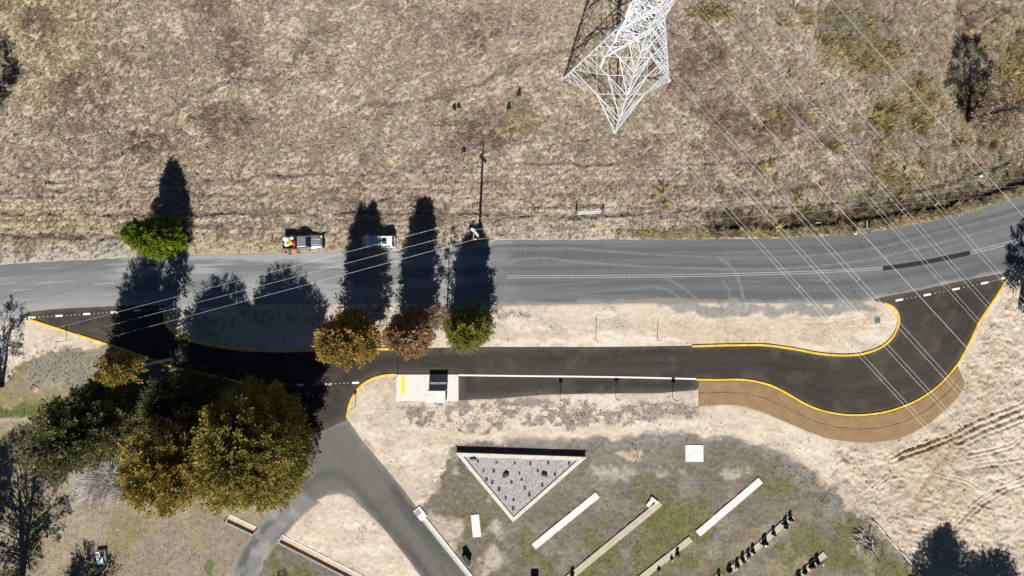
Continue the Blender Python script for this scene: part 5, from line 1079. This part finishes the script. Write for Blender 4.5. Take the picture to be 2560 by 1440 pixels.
# wheelie bins by the driveway kerb
def bin_(label, px, rot):
    t = thing('wheelie_bin', label, 'bin', P(*px), rot); MB().add([(-.22, -.26, .08), (.22, -.26, .08), (.22, .24, .08), (-.22, .24, .08), (-.28, -.34, .98), (.28, -.34, .98), (.28, .30, .98), (-.28, .30, .98)], [(0, 3, 2, 1), (4, 5, 6, 7), (0, 1, 5, 4), (1, 2, 6, 5), (2, 3, 7, 6), (3, 0, 4, 7)]).build('bin_body', M['bin_green'], t, bevel=.02)
    MB().box((0, -.02, 1.01), (.62, .72, .05)).build('lid', M['bin_green'], t, bevel=.02); MB().tube([(-.25, .37, .95), (.25, .37, .95)], .02, 6).build('handle', M['bin_green'], t); r_ = MB()
    r_.tube([(-.31, -.38, 1.0), (.31, -.38, 1.0), (.31, .34, 1.0), (-.31, .34, 1.0), (-.31, -.38, 1.0)], .018, 5).build('rim', M['box_grey'], t)
    for x in (-.26, .26): MB().tube([(x - .03, .26, .1), (x + .03, .26, .1)], .1, 10).build('wheel', M['rubber'], t)
bin_('dark green wheelie bin, upper of the two beside the driveway kerb', (1163, 1389), R(38)); bin_('black wheelie bin, lower of the two beside the driveway kerb', (1171, 1400), R(38))

# ------------------------------------------------------------------ cemetery: concrete beams, slabs, headstones
def slab_box(name, label, cat, a, b, wd, h, m, joints=0, group=None):
    A, B_ = P(*a), P(*b); d = B_ - A; L = d.length; an = math.atan2(d.y, d.x); t = thing(name, label, cat, (A + B_) / 2, an, group); n = max(1, joints)
    for k_ in range(n):
        l = L / n; MB().box((-L / 2 + l * (k_ + .5), 0, h / 2 - .05), (l - (.012 if n > 1 else 0), wd, h + .1)).build('panel', m, t, bevel=.012)
    return t
slab_box('memorial_beam', 'white concrete headstone beam right of the triangular planter', 'beam', (1494, 1236), (1334, 1366), .92, .16, M['beam_white'], 3)
slab_box('memorial_beam', 'long tan concrete headstone beam running to the lower edge', 'beam', (1651, 1256), (1395, 1466), .86, .16, M['beam_tan'], 6)
slab_box('memorial_beam', 'white concrete headstone beam nearest the tracked dirt', 'beam', (1901, 1200), (1744, 1334), .95, .16, M['beam_white'], 3)
slab_box('memorial_beam', 'short tan beam with three small memorials at the lower edge', 'beam', (1727, 1346), (1590, 1454), .84, .16, M['beam_tan'], 4)
slab_box('memorial_beam', 'grey tan beam crowded with headstones and flowers', 'beam', (1981, 1289), (1821, 1429), .80, .15, M['beam_tan'], 5)
slab_box('memorial_beam', 'grey tan beam with dark headstones at the lower right edge', 'beam', (2062, 1384), (1950, 1480), .84, .15, M['beam_tan'], 4)
slab_box('memorial_beam', 'corner of a grey beam just entering at the lower edge', 'beam', (1803, 1434), (1750, 1480), .8, .15, M['beam_tan'], 2)
slab_box('concrete_slab', 'small white rectangular slab between driveway and planter', 'slab', (1187, 1286), (1193, 1342), 1.12, .12, M['beam_white'])
slab_box('concrete_slab', 'square white concrete slab on bare ground right of the planter', 'slab', (1713, 1133), (1758, 1133), 2.28, .12, M['beam_white'])
tm = thing('memorial_plinth', 'white T shaped plinth at the upper end of the tan beam', 'plinth', P(1627, 1253), R(-38)); MB().box((.22, .42, .14), (1.15, .36, .34)).build('cross_block', M['beam_white'], tm, bevel=.01); MB().box((-.02, -.28, .13), (.50, 1.03, .32), 0).build('stem_block', M['beam_white'], tm, bevel=.01)
BA = R(41.5)
def headstone(label, px, wd, h, m='granite', shape=0, rot=BA, plate=True):
    t = thing('headstone', label, 'headstone', P(px[0], px[1], .11), rot, 'headstones on the concrete beams'); MB().box((0, 0, .07), (wd + .16, .34, .16)).build('base', M[m], t, bevel=.012); n = 9; out = []
    if shape == 0: prof_ = [(-wd / 2, 0), (wd / 2, 0), (wd / 2, h * .8)] + [(math.cos(a) * wd / 2, h * .8 + math.sin(a) * h * .2) for a in np.linspace(0, math.pi, n)[1:-1]] + [(-wd / 2, h * .8)]
    elif shape == 1: prof_ = [(-wd / 2, 0), (wd / 2, 0), (wd / 2, h), (-wd / 2, h)]
    else: prof_ = [(-wd / 2, 0), (wd / 2, 0), (wd / 2, h * .72), (wd * .2, h * .85), (0, h), (-wd * .25, h * .88), (-wd / 2, h * .6)]
    MB().loft([[(x, -.07, z + .15) for x, z in prof_], [(x, .07, z + .15) for x, z in prof_]]).build('tablet', M[m], t); MB().box((0, -.078, .15 + h * .45), (wd * .7, .010, h * .4)).build('plaque', M['granite_grey'], t); return t
HS = [((1974, 1296), .5, .85, 0, 'tall dark headstone at the upper end of the crowded beam'), ((1961, 1308), .6, .75, 1, 'square dark headstone second from the upper end of the crowded beam'), ((1963, 1316), .45, .6, 2, 'rough dark headstone on the lower side near the upper end'), ((1932, 1332), .42, .9, 2, 'narrow leaning dark headstone alone in mid beam'), ((1909, 1355), .75, .95, 0, 'wide black headstone with pale dot below the narrow one'), ((1880, 1376), .45, .9, 2, 'slim dark headstone just above the cluster of flowers'), ((1869, 1386), .5, .6, 1, 'low dark headstone among white flowers'), ((1855, 1398), .5, .9, 0, 'rounded dark headstone in the flower cluster'), ((1841, 1410), .55, .85, 2, 'rough dark headstone beside the orange flowers'), ((1822, 1423), .6, .7, 1, 'square dark headstone at the lower end of the crowded beam'),
      ((2040, 1402), .6, .8, 1, 'upper dark headstone on the lower right beam'), ((2027, 1413), .8, .75, 0, 'broad dark headstone second on the lower right beam'), ((2010, 1428), .6, .5, 1, 'low grey framed headstone on the lower right beam'), ((1994, 1440), .7, .7, 2, 'dark headstone on the lower right beam at the edge'),
      ((1692, 1383), .5, .8, 0, 'largest dark headstone on the short tan beam'), ((1678, 1394), .26, .32, 1, 'tiny dark memorial in the middle of the short tan beam'), ((1646, 1421), .3, .35, 2, 'small dark memorial low on the short tan beam'), ((1430, 1434), .5, .8, 0, 'dark headstone at the foot of the long tan beam'), ((1796, 1440), .45, .7, 0, 'dark headstone on the beam corner at the lower edge')]
for p_, w_, h_, s_, l_ in HS: headstone(l_, p_, w_, h_, 'granite', s_)
def posy(label, px, m, n, seed, r_=.14):
    q = random.Random(seed); t = thing('flower_vase', label, 'flowers', P(px[0], px[1], .11), 0, 'flowers left at the headstones'); MB().tube([(0, 0, 0), (0, 0, .16)], [.06, .08], 8).build('vase', M['concrete_g'], t); f_ = MB()
    for k_ in range(n):
        a = q.uniform(0, 6.28); d = q.uniform(.02, r_); c_ = Vector((math.cos(a) * d, math.sin(a) * d, .26 + q.uniform(0, .12))); f_.tube([c_ - Vector((0, 0, .03)), c_, c_ + Vector((0, 0, .03))], [.02, .055, .02], 6); f_.tube([(0, 0, .14), c_], .008, 3)
    f_.build('blooms', M[m], t); return t
FL = [((1976, 1300), 'white', 'white posy at the upper end of the crowded beam'), ((1962, 1320), 'white', 'white flowers below the second pair of headstones'), ((1953, 1311), 'pink', 'pink flowers left of the upper headstone pair'), ((1935, 1335), 'white', 'white posy at the narrow leaning headstone'), ((1899, 1358), 'pink', 'pink flowers left of the wide black headstone'), ((1915, 1362), 'white', 'white flowers on the lower side of the wide headstone'), ((1880, 1380), 'white', 'white posy at the slim headstone'), ((1866, 1384), 'white', 'white flowers left of the low headstone'), ((1868, 1399), 'white', 'large white bunch on the lower side of the flower cluster'), ((1851, 1398), 'white', 'white posy beside the rounded headstone'), ((1832, 1409), 'orange', 'orange flowers near the lower end of the crowded beam'), ((1838, 1422), 'white', 'white bunch next to the orange flowers'), ((1829, 1427), 'pink', 'pink flowers at the lower end of the crowded beam'), ((1842, 1404), 'red', 'red flowers above the rough headstone'), ((2055, 1410), 'white', 'white bunch lying off the lower right beam'), ((2036, 1404), 'white', 'white posy on the lower right beam'), ((2000, 1436), 'white', 'white posy near the edge on the lower right beam'), ((1689, 1389), 'red', 'red flowers at the largest stone of the short tan beam'), ((1680, 1400), 'white', 'white flowers below the tiny memorial'), ((1650, 1428), 'pink', 'pink and white flowers low on the short tan beam')]
for k_, (p_, c_, l_) in enumerate(FL): posy(l_, p_, 'fl_' + c_, 11, k_, .17)

# ------------------------------------------------------------------ triangular planter
pc = P(1290, 1190); pn = thing('stone_planter', 'triangular raised planter with cream stone coping and grey gravel', 'planter', pc)
OUT = [Vector((*p, 0)) - pc for p in P2([(1139, 1128), (1466, 1139), (1283, 1301)])]; HW = .80
def lineoff(a, b, o): d = (b - a).normalized(); n = Vector((d.y, -d.x, 0)); return a + n * o, b + n * o
cen = (OUT[0] + OUT[1] + OUT[2]) / 3
def shrink(poly, k_):       # parallel inset
    ls = []
    for i_ in range(3):
        a, b = poly[i_], poly[(i_ + 1) % 3]; d = (b - a).normalized(); n = Vector((-d.y, d.x, 0)); n = n if n.dot(cen - a) > 0 else -n; ls.append((a + n * k_, d))
    r_ = []
    for i_ in range(3):
        (p, d), (q_, e) = ls[i_ - 1], ls[i_]; det = d.x * -e.y + e.x * d.y; t_ = ((q_.x - p.x) * -e.y + e.x * (q_.y - p.y)) / det; r_.append(p + d * t_)
    return r_
IN_ = shrink(OUT, .50); INW = shrink(OUT, .06); INW2 = shrink(OUT, .44)
q = random.Random(9)
for i_ in range(3):
    o0, o1, n0, n1 = OUT[i_], OUT[(i_ + 1) % 3], IN_[i_], IN_[(i_ + 1) % 3]; w0, w1, v0, v1 = INW[i_], INW[(i_ + 1) % 3], INW2[i_], INW2[(i_ + 1) % 3]; n = [8, 6, 5][i_]
    MB().prism([w0.xy, w1.xy, v1.xy, v0.xy], -.1, HW - .10).build('wall', M['planter_wall'], pn)
    for k_ in range(n):
        u0, u1 = k_ / n, (k_ + 1) / n - .0025; dz = q.uniform(-.008, .008); jo = [Vector((q.uniform(-.015, .015), q.uniform(-.015, .015), 0)) for _ in range(4)]
        MB().prism([(o0.lerp(o1, u0) + jo[0]).xy, (o0.lerp(o1, u1) + jo[1]).xy, (n0.lerp(n1, u1) + jo[2]).xy, (n0.lerp(n1, u0) + jo[3]).xy], HW - .098, HW + dz).build('coping_block', M['coping'], pn, bevel=.012)
MB().prism([p.xy for p in INW2], .0, HW - .16).build('gravel_bed', M['planter_gravel'], pn)
PZ = HW - .17
rk = [((1184, 1147), (.42, .40, .34), 'rock', 'pale boulder in the left corner of the planter'), ((1265, 1186), (.42, .46, .52), 'rock', 'tall grey stump like boulder in the middle of the planter'), ((1360, 1187), (.40, .38, .42), 'rock', 'boulder with a pale face on the right of the planter')]
for k_, (p_, r_, m_, l_) in enumerate(rk): lump('boulder', l_, 'boulder', P(*p_), PZ - .12, r_, M[m_], 20 + k_)
q = random.Random(4); spots = [(1242, 1153), (1287, 1155), (1325, 1157), (1370, 1154), (1421, 1156), (1209, 1174), (1235, 1174), (1298, 1181), (1344, 1174), (1386, 1183), (1231, 1203), (1279, 1203), (1312, 1216), (1355, 1210), (1248, 1221), (1323, 1234), (1264, 1241), (1284, 1246), (1283, 1268), (1217, 1196), (1196, 1150), (1304, 1196)]
ORD = ['leftmost', 'second', 'third', 'fourth', 'fifth', 'sixth', 'seventh']; PLAB = [''] * len(spots)
for r0, r1, rn in ((0, 1160, 'top'), (1160, 1190, 'second'), (1190, 1212, 'third'), (1212, 1236, 'fourth'), (1236, 1400, 'bottom')):
    for o_, ix in enumerate(sorted([i_ for i_, p_ in enumerate(spots) if r0 <= p_[1] < r1], key=lambda i_: spots[i_][0])): PLAB[ix] = f'small spiky plant, {ORD[o_]} in the {rn} row of the gravel planter'
for k_, p_ in enumerate(spots):
    p = P(*p_, PZ); t = thing('planter_plant', PLAB[k_], 'plant', p, q.uniform(0, 6.28), 'small plants in the planter'); f_ = MB(); n = 16; rr = q.uniform(.18, .36)
    for a_ in range(n):
        a = a_ * 6.283 / n + q.uniform(-.2, .2); L = rr * q.uniform(.6, 1.1); d = Vector((math.cos(a), math.sin(a), 0)); s_ = Vector((-d.y, d.x, 0)) * .022; m1 = d * L * .5 + Vector((0, 0, L * .9)); e = d * L + Vector((0, 0, L * .7)); f_.add([-s_, s_, m1 + s_, m1 - s_, e], [(0, 1, 2, 3), (3, 2, 4)])
    f_.build('leaves', M['plant_dark'] if 'plant_dark' in M else M.setdefault('plant_dark', mat('dark_plant_leaf', (.035, .045, .025), .8, var=.4, scale=5, c2=(.10, .07, .035))), t); MB().tube([(0, 0, -.05), (0, 0, .12)], [.03, .02], 5).build('stem', M['bark'], t)
for k_, (p_, l_) in enumerate((((1388, 1190), 'thin stake standing in the right part of the planter'), ((1315, 1199), 'short bent wire stake in the middle of the planter'))): MB_ = thing('stake', l_, 'stake', P(*p_, PZ - .05)); MB().tube([(0, 0, 0), (0, 0, [2.6, .9][k_])], .02, 5).build('rod', M['post_dark'], MB_)

# ------------------------------------------------------------------ saplings, sticks, edging
def sapling(label, px, h, seed, dark=False):
    q = random.Random(seed); loc = P(*px); t = thing('sapling', label, 'sapling', loc); mb = MB().tube([(0, 0, -.1), (.03, .02, h * .5), (0, 0, h)], [.03, .02, .008], 5); lf = []
    for k_ in range(9):
        z = h * q.uniform(.35, 1); a = q.uniform(0, 6.28); e = Vector((math.cos(a) * h * .28, math.sin(a) * h * .28, z + h * .12)); mb.tube([(0, 0, z), e], [.012, .005], 4, cap=False); lf.append((np.array(e), np.array([math.cos(a), math.sin(a), .6]) / 1.17, .14))
    mb.build('stem', M['bark_dark'], t); V, F, tn_ = crown_mesh(lf, 9, .13, [(.05, .06, .02), (.08, .05, .03)], np.random.default_rng(seed)); link('leaves', np_mesh('leaves', V, F, M['leaf'], tn_), t)
sapling('spindly sapling on a pale sandy patch right of the planter', (1590, 1137), 1.5, 1); sapling('spindly sapling on the sand between driveway and drain', (905, 1347), 1.4, 2); sapling('small dark sapling left of the triangular planter', (1155, 1172), 1.1, 3); sapling('leafy sapling in the ditch under the crossing wires', (2149, 556), 3.2, 4)
hp = thing('branch_heap', 'heap of bleached sticks and branches near the lower right edge', 'branch heap', P(2165, 1352)); q = random.Random(12)
for k_ in range(70):
    a = q.gauss(R(-48), .75); L = q.uniform(.7, 2.6); c_ = Vector((q.gauss(0, 1.0), q.gauss(0, 1.1), q.uniform(.08, .75) * math.exp(-.0))); c_.x += -c_.y * .35; d = Vector((math.cos(a), math.sin(a), q.uniform(-.22, .22))); r_ = q.uniform(.018, .06); c_.z = max(.05, c_.z - .25 * math.hypot(c_.x, c_.y))
    b_ = c_ + Vector((q.gauss(0, .08), q.gauss(0, .08), 0)); MB().tube([c_ - d * L / 2, b_, c_ + d * L / 2], [r_, r_ * .8, r_ * .4], 5).build('stick', M['dead_wood'] if q.random() < .62 else M['bark_dark'] if q.random() < .6 else M['bark'], hp)
bush('dead_leaf_heap', 'brown dead foliage in the stick heap', (2170, 1358), .8, .4, [(.11, .06, .05), (.07, .05, .045), (.14, .09, .07)], 30, 60, 'branch heap', None, .2, 20)
lg = thing('log_edging', 'long grey log edging from the stick heap to the lower edge', 'log', P(2180, 1300)); e_ = P(2312, 1448) - P(2180, 1300); pv = Vector((0, 0, .1))
for k_ in range(4):
    a_ = e_ * (k_ / 4) + Vector((0, 0, .1)); b_ = e_ * ((k_ + .97) / 4) + Vector((0, 0, .1)); MB().tube([a_, a_.lerp(b_, .5) + Vector((.06 * (-1) ** k_, .05, 0)), b_], [.13, .12, .11], 7).build('log', M['dead_wood'], lg, smooth=True)
sb = thing('dark_steel_frame', 'small dark steel frame on sand at the lower edge left of the drain', 'frame', P(706, 1441), R(20))
for a_, b_ in (((-.5, -.4), (-.5, .4)), ((.5, -.4), (.5, .4)), ((-.5, .4), (.5, .4)), ((-.5, -.4), (.5, -.4))): MB().box(((a_[0] + b_[0]) / 2, (a_[1] + b_[1]) / 2, .45), (abs(a_[0] - b_[0]) + .08, abs(a_[1] - b_[1]) + .08, .08)).build('rail', M['black'], sb)
for x in (-.5, .5):
    for y in (-.4, .4): MB().box((x, y, .18), (.08, .08, .5)).build('leg', M['black'], sb)
kb = thing('dark_cabinet', 'low black cabinet at the lower edge below the planter', 'cabinet', P(1336, 1447)); MB().box((0, 0, .45), (1.0, .8, 1.0)).build('case', M['black'], kb, bevel=.03); MB().box((0, 0, .97), (1.06, .86, .05)).build('lid', M['black'], kb, bevel=.01)
